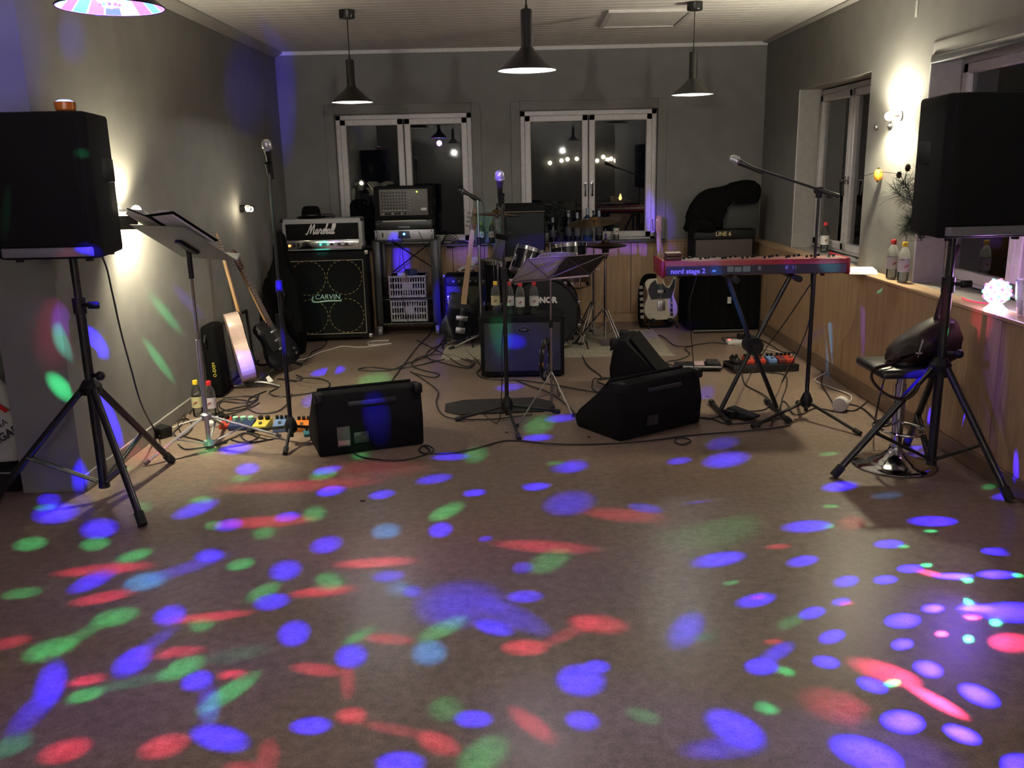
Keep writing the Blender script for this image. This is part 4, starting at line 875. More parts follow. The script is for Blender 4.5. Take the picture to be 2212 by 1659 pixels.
crate((RX0 + .005, RY0 + .17, .118), 'white slotted plastic crate standing on the bottom shelf of the rack', 1.0)
crate((RX0 + .0, RY0 + .165, .118 + .222), 'white slotted plastic crate stacked on another crate in the rack', 1.6)
MB().rbox(-rw, rw, .02, .34, .118 + .2105, .118 + .2215, .003).build('middle_shelf', blk_met, bpy.data.objects['equipment_rack'])
z1 = ZP(878, 495, RY0)
t = thing('power_amplifier', 'silver-fronted power amplifier with a blue lamp in the rack', 'amplifier', (RX0, RY0 - .01, zs - .004))
hA = z1 - zs
MB().rbox(-.255, .255, .012, .34, 0, hA, .004).build('case', blk_met, t)
MB().rbox(-.265, .265, 0, .014, 0.002, hA, .004).build('front_panel', silver, t)
MB().prism([(-.058, .012), (.058, .012), (.045, hA - .012), (-.045, hA - .012)], .0, .006, FRONT, bev=.002).build('badge_panel', M('amp_badge', (.02, .025, .05), .3), t)
MB().ball((.0, -.010, hA * .58), .010, 10, 7).build('power_light', emis('blue_pilot', (.05, .35, 1), 14), t)
MB().rbox(-.20, -.185, -.006, .004, hA * .3, hA * .75, .002).build('switch', blk, t)
for s in (-1, 1): MB().tube(cr([(s * .247, 0, hA * .15), (s * .247, -.03, hA * .25), (s * .247, -.03, hA * .75), (s * .247, 0, hA * .85)]), .007).build('handle', steel, t)
z2 = ZP(878, 474, RY0)
t = thing('effects_unit', 'black rack unit with small white lettering between mixer and power amplifier', 'amplifier', (RX0, RY0 - .006, z1))
MB().rbox(-.255, .255, .0, .32, .002, z2 - z1 - .002, .005).build('case', blk_met, t)
text('lettering', 'YAMAHA', lab_w, t, .026, TR(.0, -.002, .018) @ FRONT)
MB().rbox(-.185, .20, -.005, .004, (z2 - z1) * .80, (z2 - z1) * .90, .001, 1).build('light_strip', M('pale_strip', (.5, .48, .4), .5), t)
MB().ball((-.232, -.004, (z2 - z1) * .60), .009, 8, 6).build('screw', steel, t)
z3 = ZP(878, 402, RY0)
t = thing('powered_mixer', 'boxy mixer with rows of knobs standing on top of the rack', 'mixer', (RX0 + .005, RY0 - .0, z2))
H = z3 - z2
MB().rbox(-.262, .262, .0, .28, 0, H, .012).build('case', blk_soft, t)
pn = MB().rbox(-.212, .218, -.008, .004, .035, H - .025, .004).build('front_panel', M('mixer_grey', (.115, .105, .095), .5), t)
kn = MB().cyl((0, 0, 0), (0, -.014, 0), .0065, .0055, n=8); me = None
for i in range(9):
    for j in range(7):
        if me is None: o = kn.build('knob', blk, pn); me = o.data
        else: o = bpy.data.objects.new('knob', me); COL.objects.link(o); o.parent = pn
        o.location = (-.188 + i * .026, -.008, H - .055 - j * .027)
MB().rbox(-.19, .03, -.012, -.006, .075, .081, .001, 1).build('divider', M('pale_strip', (.5, .48, .4), .5), pn)
for i in range(7): MB().rbox(.048, .064, -.014, -.006, H - .06 - i * .027, H - .046 - i * .027, .003).build('button', M('grey_button', (.25, .24, .22), .5), pn)
for i in range(8): MB().cyl((-.18 + i * .028, -.006, .055), (-.18 + i * .028, -.03, .052), .009, n=10).build('jack_plug', blk if i % 3 else steel, pn)
MB().ball((.125, -.011, H - .05), .006, 8, 6).build('green_light', emis('green_pilot', (.5, 1, .05), 7), t)
MB().rbox(.155, .205, -.013, -.006, .075, .10, .003).build('rocker_switch', white_p, pn)
for s in (-1, 1): MB().rbox(s * .262 - .008, s * .262 + .008, .06, .2, H * .4, H * .6, .006).build('handle', blk, t)
# ---------------------------------------------------------------- other amplifiers
y6 = 6.27; zt = ZP(1130, 684, y6)
t = thing('combo_amplifier', 'black combo amplifier with an oval badge carrying four water bottles', 'amplifier', (.072, y6, 0))
w6 = .302
MB().rbox(-w6, w6, 0, .30, .012, zt, .012).build('cabinet', blk_soft, t)
MB().rbox(-w6 + .028, w6 - .028, -.006, .01, .05, zt - .045, .004).build('grille', M('dark_grille', (.035, .034, .036), .85, var=.25, scale=400, bump=.25), t)
MB().lathe([(.040, 0), (.040, .004), (.036, .006), (0, .006)], 28, TR(.01, -.006, zt - .095) @ RX(R(90)) @ Matrix.Diagonal((1, .55, 1, 1))).build('badge', M('badge_black', (.01, .01, .02), .25), t)
bd = MB(); bd.T = TR(.01, -.013, zt - .095) @ FRONT
bd.tube([(.042 * math.cos(a * .2618), .0235 * math.sin(a * .2618), 0) for a in range(24)], .0013, 6, True).tube(cr([(-.022, -.008, 0), (-.012, .008, 0), (.0, -.004, 0), (.006, .010, 0), (.012, -.003, 0), (.024, .006, 0)]), .0022).build('badge_emblem', M('badge_grey', (.25, .25, .28), .4, .5), t)
for x in (-w6, w6): MB().rbox(x - .012, x + .012, -.006, .02, zt - .02, zt + .004, .006).build('corner_protector', blk, t)
for x in (-.24, .24): MB().cyl((x, .05, 0), (x, .05, .014), .02).build('foot', rubber, t)
# small combo behind the bass
y7 = 7.95; xa, xb = PY(965, 640, y7).x, PY(1045, 640, y7).x; z7 = ZP(1000, 594, y7)
t = thing('combo_amplifier', 'small black combo amplifier with a greenish grille behind the bass guitar', 'amplifier', ((xa + xb) / 2, y7, 0), R(-3)); hw = (xb - xa) / 2 + .02
MB().rbox(-hw, hw, 0, .24, .01, z7, .012).build('cabinet', blk_soft, t); MB().rbox(-hw + .02, hw - .02, -.006, .01, .03, z7 - .10, .003).build('grille', M('olive_grille', (.05, .048, .032), .85, var=.3, scale=300), t)
cpn = MB().rbox(-hw + .02, hw - .02, -.004, .01, z7 - .09, z7 - .02, .003).build('control_panel', blk, t)
for i in range(5): MB().cyl((-.10 + i * .05, -.004, z7 - .055), (-.10 + i * .05, -.02, z7 - .055), .009, n=10).build('knob', steel, cpn)
MB().tube(cr([(-.08, .1, z7), (-.06, .1, z7 + .03), (.06, .1, z7 + .03), (.08, .1, z7)]), .006).build('handle', blk, t)
MB().rbox(-hw - .01, -hw + .012, -.008, .02, z7 - .02, z7 + .006, .006).build('corner_protector', steel, t)
pz = thing('paper_sheet', 'crumpled white sheets lying on the small combo amplifier', 'paper', ((xa + xb) / 2 + .08, y7 + .08, z7 + .034), R(8)); sheet(-.14, .14, -.09, .09, .05, 0).build('page', paper, pz); sheet(-.06, .15, -.08, .08, .10, .01, RZ(R(20))).build('page', paper, pz)
# tall cabinet behind the kit
y8 = 8.08; xa, xb = PY(1090, 500, y8).x, PY(1178, 500, y8).x; z8 = ZP(1134, 441, y8)
t = thing('bass_cabinet', 'tall plain black bass cabinet standing behind the drums under the window', 'loudspeaker', ((xa + xb) / 2, y8, 0)); hw = (xb - xa) / 2
MB().rbox(-hw, hw, 0, .30, .01, z8, .012).build('cabinet', blk_soft, t); MB().rbox(-hw + .012, hw - .012, -.006, .01, .03, z8 - .08, .004).build('grille', M('teal_black_cloth', (.018, .022, .024), .85, var=.3, scale=300), t)
MB().rbox(-hw, hw, -.008, .004, z8 - .072, z8 - .062, .002, 1).build('trim_strip', M('dim_gold', (.16, .13, .09), .5, .4), t)
for x in (-hw + .03, hw - .03): MB().cyl((x, .04, 0), (x, .04, .014), .018).build('foot', rubber, t)
# ---------------------------------------------------------------- rug and drums
t = thing('rug', 'flat grey-beige rug under the drum kit', 'rug', (.36, 7.5, 0), R(-1))
MB().rbox(-.93, .93, -.56, .56, 0, .010, .004, 1).build('pile', rug_m, t)
MB().box(-.945, .945, -.575, -.555, 0, .007).build('hem', M('rug_hem', (.38, .34, .27), .9), t)
def drum(loc, r, h, rot, name, label, shell=shell_m, head=head_m, lugs=8, badge=False, hoopm=chrome):
    t = thing(name, label, 'drum', loc, rot=rot)
    MB().lathe([(r, 0), (r, h)], 40, cap=False).lathe([(r - .006, h), (r - .006, 0)], 40, cap=False).build('shell', shell, t)
    MB().lathe([(0, h + .004), (r * .985, h + .004), (r * .99, h), (0, h - .002)], 40, cap=False).build('batter_head', head, t)
    MB().lathe([(0, -.002), (r * .99, 0), (r * .985, -.004), (0, -.004)], 40, cap=False).build('resonant_head', head, t)
    for z0, z1 in ((h - .018, h + .014), (-.014, .018)): MB().lathe([(r + .002, z0), (r + .012, z0), (r + .012, z1), (r + .002, z1), (r + .002, z0)], 40, cap=False).build('hoop', hoopm, t)
    for i in range(lugs):
        a = 2 * math.pi * (i + .5) / lugs; c, s = math.cos(a), math.sin(a)
        lg = MB().rbox(-.009, .014, -.009, .009, -.03, .03, .006, T=TR(c * (r + .003), s * (r + .003), h * .5) @ RZ(a)).build('lug', chrome, t)
        MB().cyl((c * (r + .014), s * (r + .014), -.012), (c * (r + .014), s * (r + .014), h + .016), .003, n=6).ball((c * (r + .014), s * (r + .014), h + .018), .006, 8, 6).build('tension_rod', chrome, lg)
    if badge: MB().ring((0, 0, 0), .020, .0025, 20, 6, TR(0, -r - .004, h * .45) @ RX(R(90))).build('badge', M('badge_ring', (.35, .33, .28), .4, .5), t)
    return t
kr = .285; KB = FL(1174, 754); KB = Vector((KB.x, 7.22, 0))
t = thing('bass_drum', 'black bass drum with white lettering on its front head, behind the bottles', 'drum', (KB.x, KB.y, kr + .02), rot=(R(-90), 0, R(-3)))
MB().lathe([(kr, .03), (kr, .40)], 48, cap=False).build('shell', shell_m, t)
MB().lathe([(kr - .004, .012), (kr - .006, .010), (0, .010), (0, .014), (kr - .004, .014)], 48, cap=False).build('front_head', M('black_head', (.009, .009, .010), .35), t)
MB().lathe([(0, .415), (kr - .004, .415), (kr - .004, .41), (0, .41)], 48, cap=False).build('rear_head', head_m, t)
for z0, z1, mm in ((.0, .038, shell_m), (.39, .428, shell_m)): MB().lathe([(kr + .004, z0), (kr + .022, z0), (kr + .022, z1), (kr + .004, z1), (kr + .004, z0)], 48, cap=False).build('hoop', mm, t)
MB().ring((0, 0, .036), kr + .016, .006, 48, 6).build('hoop_inlay', steel, t)
for i in range(10):
    a = 2 * math.pi * (i + .5) / 10; c, s = math.cos(a), math.sin(a)
    MB().rbox(-.012, .016, -.011, .011, -.045, .045, .007, T=TR(c * kr, s * kr, .21) @ RZ(a)).cyl((c * (kr + .02), s * (kr + .02), .0), (c * (kr + .02), s * (kr + .02), .42), .0035, n=6).build('lug', chrome, t)
    MB().rbox(-.012, .018, -.014, .014, -.02, .02, .006, T=TR(c * (kr + .02), s * (kr + .02), .012) @ RZ(a)).build('claw', chrome, t)
text('lettering', 'SONOR', lab_w, t, .064, TR(0, -(PY(1173, 649, KB.y).z - kr - .02), .007) @ RX(R(180)), .001, bold=.004)
for s in (-1, 1): MB().tube(cr([(s * .24, .14, .10), (s * .34, .22, .02), (s * .37, .30, -.01)]), .008).cyl((s * .37, .30, -.012), (s * .375, .318, -.016), .015).build('spur', chrome, t)
zT = PY(1137, 560, 7.42).z
tp = Vector((PY(1136, 570, 7.42).x, 7.42, zT - .13))
drum(tp, .145, .20, (R(-14), R(20), 0), 'tom_drum', 'black tom drum tilted sideways on the bass drum behind a music stand', badge=True)
tp2 = Vector((PY(1231, 560, 7.42).x, 7.45, PY(1231, 585, 7.42).z))
drum(tp2, .150, .20, (R(-12), R(-3), 0), 'tom_drum', 'black tom drum nearly level, beside the hi-hat')
t = thing('tom_holder', 'chrome double tom holder on top of the bass drum', 'holder', (KB.x + .0, KB.y + .19, kr * 2 + .03))
MB().rbox(-.05, .05, -.03, .03, .0, .05, .008).build('base', chrome, t)
MB().cyl((-.03, 0, .03), (-.03, 0, .20), .012).cyl((.04, 0, .03), (.04, 0, .20), .012).build('post', chrome, t)
for s, q in ((-1, tp), (1, tp2)): MB().tube(cr([(s * .035, 0, .18), (s * .07, .02, .19), ((q.x - KB.x) - s * .10, .03, .16)]), .010).ball((s * .035, 0, .18), .022, 10, 8).build('arm', chrome, t)
drum(Vector((-.07, 7.80, .33)), .185, .36, (0, 0, 0), 'floor_tom', 'black floor tom with chrome lugs beside the small combo amplifier')
for i in range(3):
    a = R(30 + 120 * i); p = (math.cos(a) * .203, math.sin(a) * .203)
    MB().cyl((p[0], p[1], .22), (p[0], p[1], -.31), .007).tube(cr([(p[0], p[1], -.29), (p[0] * 1.06, p[1] * 1.06, -.31), (p[0] * 1.1, p[1] * 1.1, -.312)]), .008).build('leg', chrome, bpy.data.objects['floor_tom'])
sn = Vector((PY(1233, 606, 7.80).x, 7.86, PY(1233, 614, 7.80).z))
drum(sn, .170, .12, (R(-4), 0, 0), 'snare_drum', 'wooden snare drum with chrome hoops below the level tom', shell=M('wood_shell', (.10, .055, .03), .3, var=.2))
def tripod_legs(t, z, rad, n0=0.0, braced=True):
    for i in range(3):
        a = n0 + 2 * math.pi * i / 3; c, s = math.cos(a), math.sin(a)
        lg = MB()
        for o in ((-.012, .012) if braced else (0,)): lg.cyl((c * .02 - s * o, s * .02 + c * o, z), (c * rad - s * o, s * rad + c * o, .012), .006, n=8)
        lg = lg.build('leg', chrome, t)
        MB().rbox(-.03, .02, -.018, .018, 0, .026, .008, T=TR(c * rad, s * rad, 0) @ RZ(a)).build('foot_cap', rubber, lg)
        MB().cyl((c * .015, s * .015, .09), (c * rad * .5, s * rad * .5, z * .5), .005, n=8).build('brace', chrome, t)
snt = thing('snare_stand', 'chrome stand under the wooden snare drum', 'stand', (sn.x, sn.y, 0)); MB().cyl((0, 0, .06), (0, 0, sn.z - .03), .011).build('pole', chrome, snt); tripod_legs(snt, .22, .24, .5)
for i in range(3):
    a = R(100 + 120 * i); MB().tube(cr([(0, 0, sn.z - .05), (math.cos(a) * .10, math.sin(a) * .10, sn.z - .04), (math.cos(a) * .186, math.sin(a) * .186, sn.z - .012)]), .006).build('basket_arm', chrome, snt)
def cymbal(T, r, label, mat=brass, name='cymbal'):
    c = bpy.data.objects.new(name, None); COL.objects.link(c); c.matrix_world = T; tag(c, label, 'cymbal')
    MB().lathe([(r, -.010), (r * .6, .008), (r * .24, .017), (r * .20, .022), (r * .15, .036), (r * .05, .042), (.006, .042), (.006, .040), (r * .05, .040), (r * .15, .034), (r * .22, .015), (r * .6, .0065), (r, -.0115)], 44, cap=False).build('plate', mat, c)
    MB().lathe([(.012, .040), (.012, .052), (.006, .056), (.006, .075), (.010, .078), (.010, .09), (0, .092)], 12).build('wing_nut', blk, c)
    return c
def cym_stand(px_, Y, pyc, r, tilt, label, clabel, rot=0.0):
    P = PY(px_, pyc, Y); t = thing('cymbal_stand', label, 'stand', (P.x, Y, 0))
    MB().cyl((0, 0, .05), (0, 0, P.z * .62), .0125).build('lower_tube', chrome, t); MB().cyl((0, 0, P.z * .6), (0, 0, P.z + .02), .008).build('upper_tube', chrome, t)
    MB().cyl((0, 0, P.z * .6 - .02), (0, 0, P.z * .6 + .03), .018).rbox(.012, .05, -.006, .006, P.z * .6 - .006, P.z * .6 + .01, .004).build('clamp', chrome, t)
    MB().ball((0, 0, P.z - .03), .016, 10, 7).build('tilter', chrome, t)
    tripod_legs(t, .34, .27, rot)
    cymbal(TR(P.x, Y, P.z) @ RX(tilt[0]) @ RY(tilt[1]), r, clabel)
cym_stand(1283, 7.62, 478, .225, (R(6), R(-5)), 'chrome cymbal stand beside the hi-hat with its crash cymbal', 'bronze crash cymbal hanging before the wine bottles on the sill')
cym_stand(1073, 7.62, 463, .20, (R(-5), R(4)), 'chrome cymbal stand between the floor tom and the tall bass cabinet', 'bronze cymbal on the stand in front of the tall bass cabinet', .6)
P = PY(1308, 532, 7.42)
t = thing('hi_hat_stand', 'chrome hi-hat stand with pedal standing on the rug edge', 'stand', (P.x, 7.42, 0))
MB().cyl((0, 0, .05), (0, 0, P.z - .06), .0125).build('lower_tube', chrome, t); MB().cyl((0, 0, P.z - .08), (0, 0, P.z + .14), .0045).build('pull_rod', chrome, t)
MB().lathe([(.012, P.z - .105), (.016, P.z - .09), (.028, P.z - .06), (.030, P.z - .03), (.02, P.z - .02)], 16).build('seat_cup', blk, t); tripod_legs(t, .30, .26, 1.0)
MB().rbox(-.04, .04, -.20, .05, .02, .035, .006, T=RX(R(12))).build('pedal', steel, t)
dark_br = M('dark_bronze', (.10, .07, .045), .28, 1.0, var=.15, scale=14)
cymbal(TR(P.x, 7.42, P.z + .012), .172, 'dark upper hi-hat cymbal over the music stand edge', dark_br)
cymbal(TR(P.x, 7.42, P.z - .004) @ RX(R(180)), .172, 'dark lower hi-hat cymbal turned upside down', dark_br)
# ---------------------------------------------------------------- keyboard and X stand
ky = 5.06; K0 = PY(1631, 596, ky); K1 = PY(1631, 561, ky); kh = K1.z - K0.z; KL = .535
t = thing('stage_keyboard', 'red stage keyboard with white lettering on its dark back panel', 'keyboard', (K0.x, ky, K0.z), R(-1.5))
body = MB().prism([(0, .012), (.05, 0), (.30, 0), (.335, .03), (.335, kh * .55), (.16, kh * .62), (.15, kh * .97), (0, kh)], -KL + .012, KL - .012, Matrix(((0, 0, 1, 0), (1, 0, 0, 0), (0, 1, 0, 0), (0, 0, 0, 1))), bev=.003)
body.build('case', red_p, t)
MB().rbox(-KL + .03, KL - .02, -.004, .004, .010, kh * .68, .002, 1).build('back_panel', M('nord_back', (.018, .02, .035), .4), t)
MB().rbox(-KL, -KL + .02, -.012, .345, -.004, kh + .004, .012).build('end_cheek', red_p, t); MB().rbox(KL - .014, KL, -.008, .345, -.002, kh + .002, .006).build('end_cheek', red_p, t)
text('lettering', 'nord stage 2', M('lilac_print', (.55, .5, .75), .5), t, .039, TR(-KL + .053, -.0055, kh * .36) @ FRONT, .0006, align='LEFT', bold=.0012)
text('lettering', 'EX', M('dim_print', (.07, .07, .085), .5), t, .032, TR(-.285, -.0055, kh * .34) @ FRONT, .0006, align='LEFT')
pr = MB()
for x0, x1, a, b_ in ((-.245, -.225, .30, .42), (-.16, -.125, .28, .62), (-.118, -.08, .28, .58), (-.072, -.03, .28, .62), (.015, .03, .36, .60), (.17, .182, .40, .6), (.21, .215, .4, .6), (.225, .23, .4, .6)): pr.box(x0, x1, -.006, -.003, kh * a, kh * b_)
pr.build('panel_print', M('panel_print_grey', (.20, .26, .28), .6), t)
wk = MB().rbox(-.0108, .0108, 0, .145, 0, .018, .002, 1); mw = None
for i in range(43):
    if mw is None: o = wk.build('white_key', white_p, t); mw = o.data
    else: o = bpy.data.objects.new('white_key', mw); COL.objects.link(o); o.parent = t
    o.location = (-.49 + i * .0227, .185, kh * .60)
bkk = MB().rbox(-.006, .006, 0, .09, 0, .012, .002, 1); mb_ = None
for i in range(42):
    if i % 7 in (2, 6): continue
    if mb_ is None: o = bkk.build('black_key', blk, t); mb_ = o.data
    else: o = bpy.data.objects.new('black_key', mb_); COL.objects.link(o); o.parent = t
    o.location = (-.4787 + i * .0227, .182, kh * .60 + .017)
pn = MB().rbox(-KL + .03, KL - .02, .02, .145, kh - .004, kh + .002, .002, 1).build('control_panel', M('nord_panel', (.15, .045, .04), .5), t)
kk = MB().cyl((0, 0, 0), (0, 0, .014), .008, .007, n=10); mk = None
for i in range(30):
    if mk is None: o = kk.build('knob', blk, pn); mk = o.data
    else: o = bpy.data.objects.new('knob', mk); COL.objects.link(o); o.parent = pn
    o.location = (-.43 + i * .0305 + (i % 3) * .004, .05 + (i % 4) * .026, kh + .001)
for x in (-.42, .40): MB().cyl((x, .06, -.012), (x, .06, .002), .012).build('foot', rubber, t)
t = thing('effect_pedal', 'small striped pedal box on the end of the red keyboard', 'pedal', (K0.x - KL + .075, ky + .07, K0.z + kh + .003))
MB().rbox(-.045, .045, -.035, .035, 0, .018, .004).rbox(-.043, .043, -.034, .034, .020, .036, .004).build('case', M('dark_red_box', (.07, .02, .02), .4), t); MB().rbox(-.044, .044, -.035, .035, .0365, .043, .002).build('top_plate', M('beige_plate', (.45, .40, .30), .5), t)
t = thing('keyboard_stand', 'black X-shaped keyboard stand under the red keyboard', 'stand', (FL(1615, 893).x, 5.2, 0)); ox = t.location.x
fl_, fr_ = FL(1553, 893).x - ox, FL(1680, 893).x - ox; zb = K0.z - .02
pv = PY(1625, 745, 5.2); pvx, pvz = pv.x - ox, pv.z
ul = Vector((PY(1573, 602, 5.2).x - ox, 0, zb - .01)); ur = Vector((PY(1703, 602, 5.2).x - ox, 0, zb - .01))
for (a, bq, yy) in ((ur, Vector((fl_, 0, .03)), -.018), (ul, Vector((fr_, 0, .03)), .018)):
    o3 = Vector((0, yy, 0)); MB().tube([a + o3, Vector((pvx, yy, pvz)), bq + o3], .014, 8).build('leg', blk_met, t)
for x in (fl_, fr_): fb = MB().cyl((x, -.22, .016), (x, .22, .016), .014).build('foot_bar', blk_met, t); MB().cyl((x, -.235, .016), (x, -.19, .016), .0185).cyl((x, .19, .016), (x, .235, .016), .0185).build('foot_cap', rubber, fb)
for p in (ul, ur): ab = MB().cyl((p.x, -.17, zb + .004), (p.x, .20, zb + .004), .0145).build('arm_bar', blk_met, t); MB().cyl((p.x, -.20, zb + .004), (p.x, -.14, zb + .004), .019).build('arm_cap', rubber, ab)
MB().cyl((pvx, -.06, pvz), (pvx, .05, pvz), .052, n=24).cyl((pvx, -.075, pvz), (pvx, -.06, pvz), .02).build('pivot_disc', blk, t)
# ---------------------------------------------------------------- corner stack
def blob(outline, y0, y1, mat, name, parent, n=6, wob=.012, seed=1):
    rr = random.Random(seed); O = cr([(a, b, 0) for a, b in outline], 3, True); k = len(O); cx = sum(p.x for p in O) / k; cz = sum(p.y for p in O) / k
    v = []; f = []
    ph = [rr.uniform(0, 6) for _ in range(6)]
    for i in range(n + 1):
        u = -1 + 2 * i / n; s = (1 - abs(u) ** 2.6) ** .5 * .75 + .25 if abs(u) < 1 else .25
        for j, p in enumerate(O):
            wv = wob * (math.sin(j * .9 + ph[0] + i) + math.sin(j * 2.1 + ph[1] - i * 1.7))
            v.append((cx + (p.x - cx) * s + wv, (y0 + y1) / 2 + (y1 - y0) / 2 * u + wob * math.sin(j * 1.3 + ph[2]), cz + (p.y - cz) * s + wv * .7))
    for i in range(n):
        for j in range(k): f.append((i * k + j, i * k + (j + 1) % k, (i + 1) * k + (j + 1) % k, (i + 1) * k + j))
    f += [list(range(k)), [n * k + j for j in range(k)][::-1]]
    f = [q[::-1] for q in f]
    return MB().add(v, f).build(name, mat, parent)
yl = 7.93; x0, x1 = PY(1484, 640, yl).x, PY(1640, 640, yl).x; zl = PY(1560, 578, yl).z
t = thing('speaker_cabinet', 'large black cabinet under a cloth cover at the foot of the corner stack', 'loudspeaker', ((x0 + x1) / 2, yl, 0)); hw = (x1 - x0) / 2
MB().rbox(-hw + .02, hw - .02, .01, .38, .01, zl, .02).build('cabinet', blk_soft, t)
cv = MB()
nn = 26
for i in range(nn):
    a0, a1 = -hw + 2 * hw * i / nn, -hw + 2 * hw * (i + 1) / nn; yy = [.0 - .012 * math.sin(q * 1.9) for q in (i, i + 1)]
    cv.add([(a0, yy[0] - .012, .03), (a1, yy[1] - .012, .03), (a1, yy[1] * .3, zl - .02), (a0, yy[0] * .3, zl - .02)], [(0, 1, 2, 3)])
cv.box(-hw, -hw + .006, -.002, .38, .03, zl + .004).box(hw - .006, hw, -.002, .38, .03, zl + .004).box(-hw, hw, -.004, .38, zl, zl + .005).build('cover', blk_fab, t)
MB().box(.035, .068, -.028, -.022, PY(1560, 655, yl).z, PY(1560, 641, yl).z).build('tag_label', white_p, t)
MB().tube([(-hw + .05, -.10, .02), (hw - .12, -.10, .02)], .012).build('floor_bar', blk_met, t)
x0, x1 = PY(1498, 540, yl).x, PY(1631, 540, yl).x; za = PY(1560, 497, yl).z; hw = (x1 - x0) / 2
t = thing('combo_amplifier', 'brown-grilled guitar amplifier with a gold name badge on the corner stack', 'amplifier', ((x0 + x1) / 2, yl + .02, zl + .006)); ha = za - zl - .006
MB().rbox(-hw, hw, 0, .26, 0, ha, .012).build('cabinet', blk_soft, t); MB().rbox(-hw + .022, hw - .022, -.006, .01, .02, ha - .085, .003).build('grille', M('brown_grille', (.085, .065, .06), .85, var=.25, scale=300), t)
MB().rbox(-hw, hw, -.008, .004, ha - .078, ha - .004, .004).build('fascia', blk, t)
text('badge', 'LINE 6', M('gold_print', (.60, .48, .22), .4), t, .05, TR(-.01, -.010, ha - .036) @ FRONT, .002, bold=.001)
MB().tube(cr([(-.10, .12, ha), (-.08, .12, ha + .02), (.08, .12, ha + .02), (.10, .12, ha)]), .007).build('handle', blk, t)
x0, x1 = PY(1562, 470, yl + .10).x, PY(1638, 470, yl + .1).x; zu = PY(1600, 430, yl + .1).z
t = thing('speaker_box', 'dark box with a pale top edge on the brown-grilled amplifier', 'loudspeaker', ((x0 + x1) / 2, yl + .10, za + .001)); hw = (x1 - x0) / 2
MB().rbox(-hw, hw, 0, .16, 0, zu - za, .01).build('cabinet', M('dark_green_box', (.035, .04, .034), .6), t); MB().rbox(-hw, hw, -.004, .01, zu - za - .006, zu - za + .004, .002, 1).build('top_edge', M('pale_edge', (.20, .185, .16), .5), t)
t = thing('jacket', 'black jacket heaped over the dark box in the corner', 'jacket', ((x0 + x1) / 2, yl + .08, 0))
def cz(px_, py_): p = PY(px_, py_, yl + .05); return (p.x - t.location.x, p.z)
oa = [cz(*q) for q in ((1486, 500), (1484, 478), (1492, 452), (1508, 425), (1535, 408), (1566, 403), (1590, 394), (1622, 388), (1640, 396), (1648, 414), (1644, 434), (1628, 440), (1612, 432), (1590, 430), (1574, 446), (1560, 466), (1552, 488), (1546, 500))]
blob(oa, -.09, .20, blk_fab, 'cloth', t, 7, .006, 3)
blob([cz(*q) for q in ((1486, 512), (1484, 484), (1500, 470), (1530, 475), (1545, 500), (1500, 500))], -.12, -.04, blk_fab, 'sleeve', t, 4, .005, 5)
# ---------------------------------------------------------------- bar stool with bag
SB = FL(1948, 994); SB = Vector((1.905, 4.22, 0))
t = thing('bar_stool', 'chrome bar stool with black seat and round foot plate by the wooden ledge', 'stool', SB)
MB().lathe([(.20, 0), (.203, .006), (.195, .014), (.14, .026), (.07, .048), (.036, .08), (.03, .10), (.03, .105)], 48).build('base_plate', chrome, t)
MB().cyl((0, 0, .10), (0, 0, .42), .0275, n=24).build('outer_column', chrome, t); MB().cyl((0, 0, .42), (0, 0, .60), .022, n=24).build('gas_lift', chrome, t)
fr_ = MB().tube([(.10 * math.cos(a * .2618) + .0, -.05 + .12 * math.sin(a * .2618), .20) for a in range(24)], .008, 8, True).build('foot_ring', chrome, t)
zst = PY(1915, 796, 4.1).z
MB().rbox(-.17, .17, -.17, .17, zst - .045, zst, .022, 3).build('seat', leather, t)
MB().cyl((0, 0, .59), (0, 0, zst - .045), .05, .09, n=20).build('seat_mount', blk, t)
t = thing('handbag', 'dark brown leather bag slumped on the bar stool seat', 'bag', (SB.x + .07, SB.y + .0, zst))
blob([(-.13, .0), (-.15, .04), (-.10, .11), (-.02, .17), (.09, .225), (.16, .21), (.19, .12), (.18, .02), (.05, -.004)], -.10, .10, brown_l, 'bag_body', t, 8, .005, 8)
MB().tube(cr([(-.03, -.10, .13), (-.05, -.125, .09), (-.055, -.12, .05)]), .005).ring((-.05, -.115, .07), .014, .003, 14, 6, T=None).build('clasp', steel, t)
MB().tube(cr([(.06, -.02, .21), (.10, .0, .36), (.15, .03, .52), (.17, .04, .56)]), .004, 8, flat=.012).build('strap', brown_l, t)
MB().tube(cr([(-.13, -.06, .012), (-.20, -.12, .016), (-.268, -.14, .0), (-.275, -.15, -.05), (-.22, -.19, -.11), (-.14, -.20, -.13), (-.09, -.195, -.10), (-.07, -.185, -.06)]), .0035, 8, flat=.009).build('strap', brown_l, t)
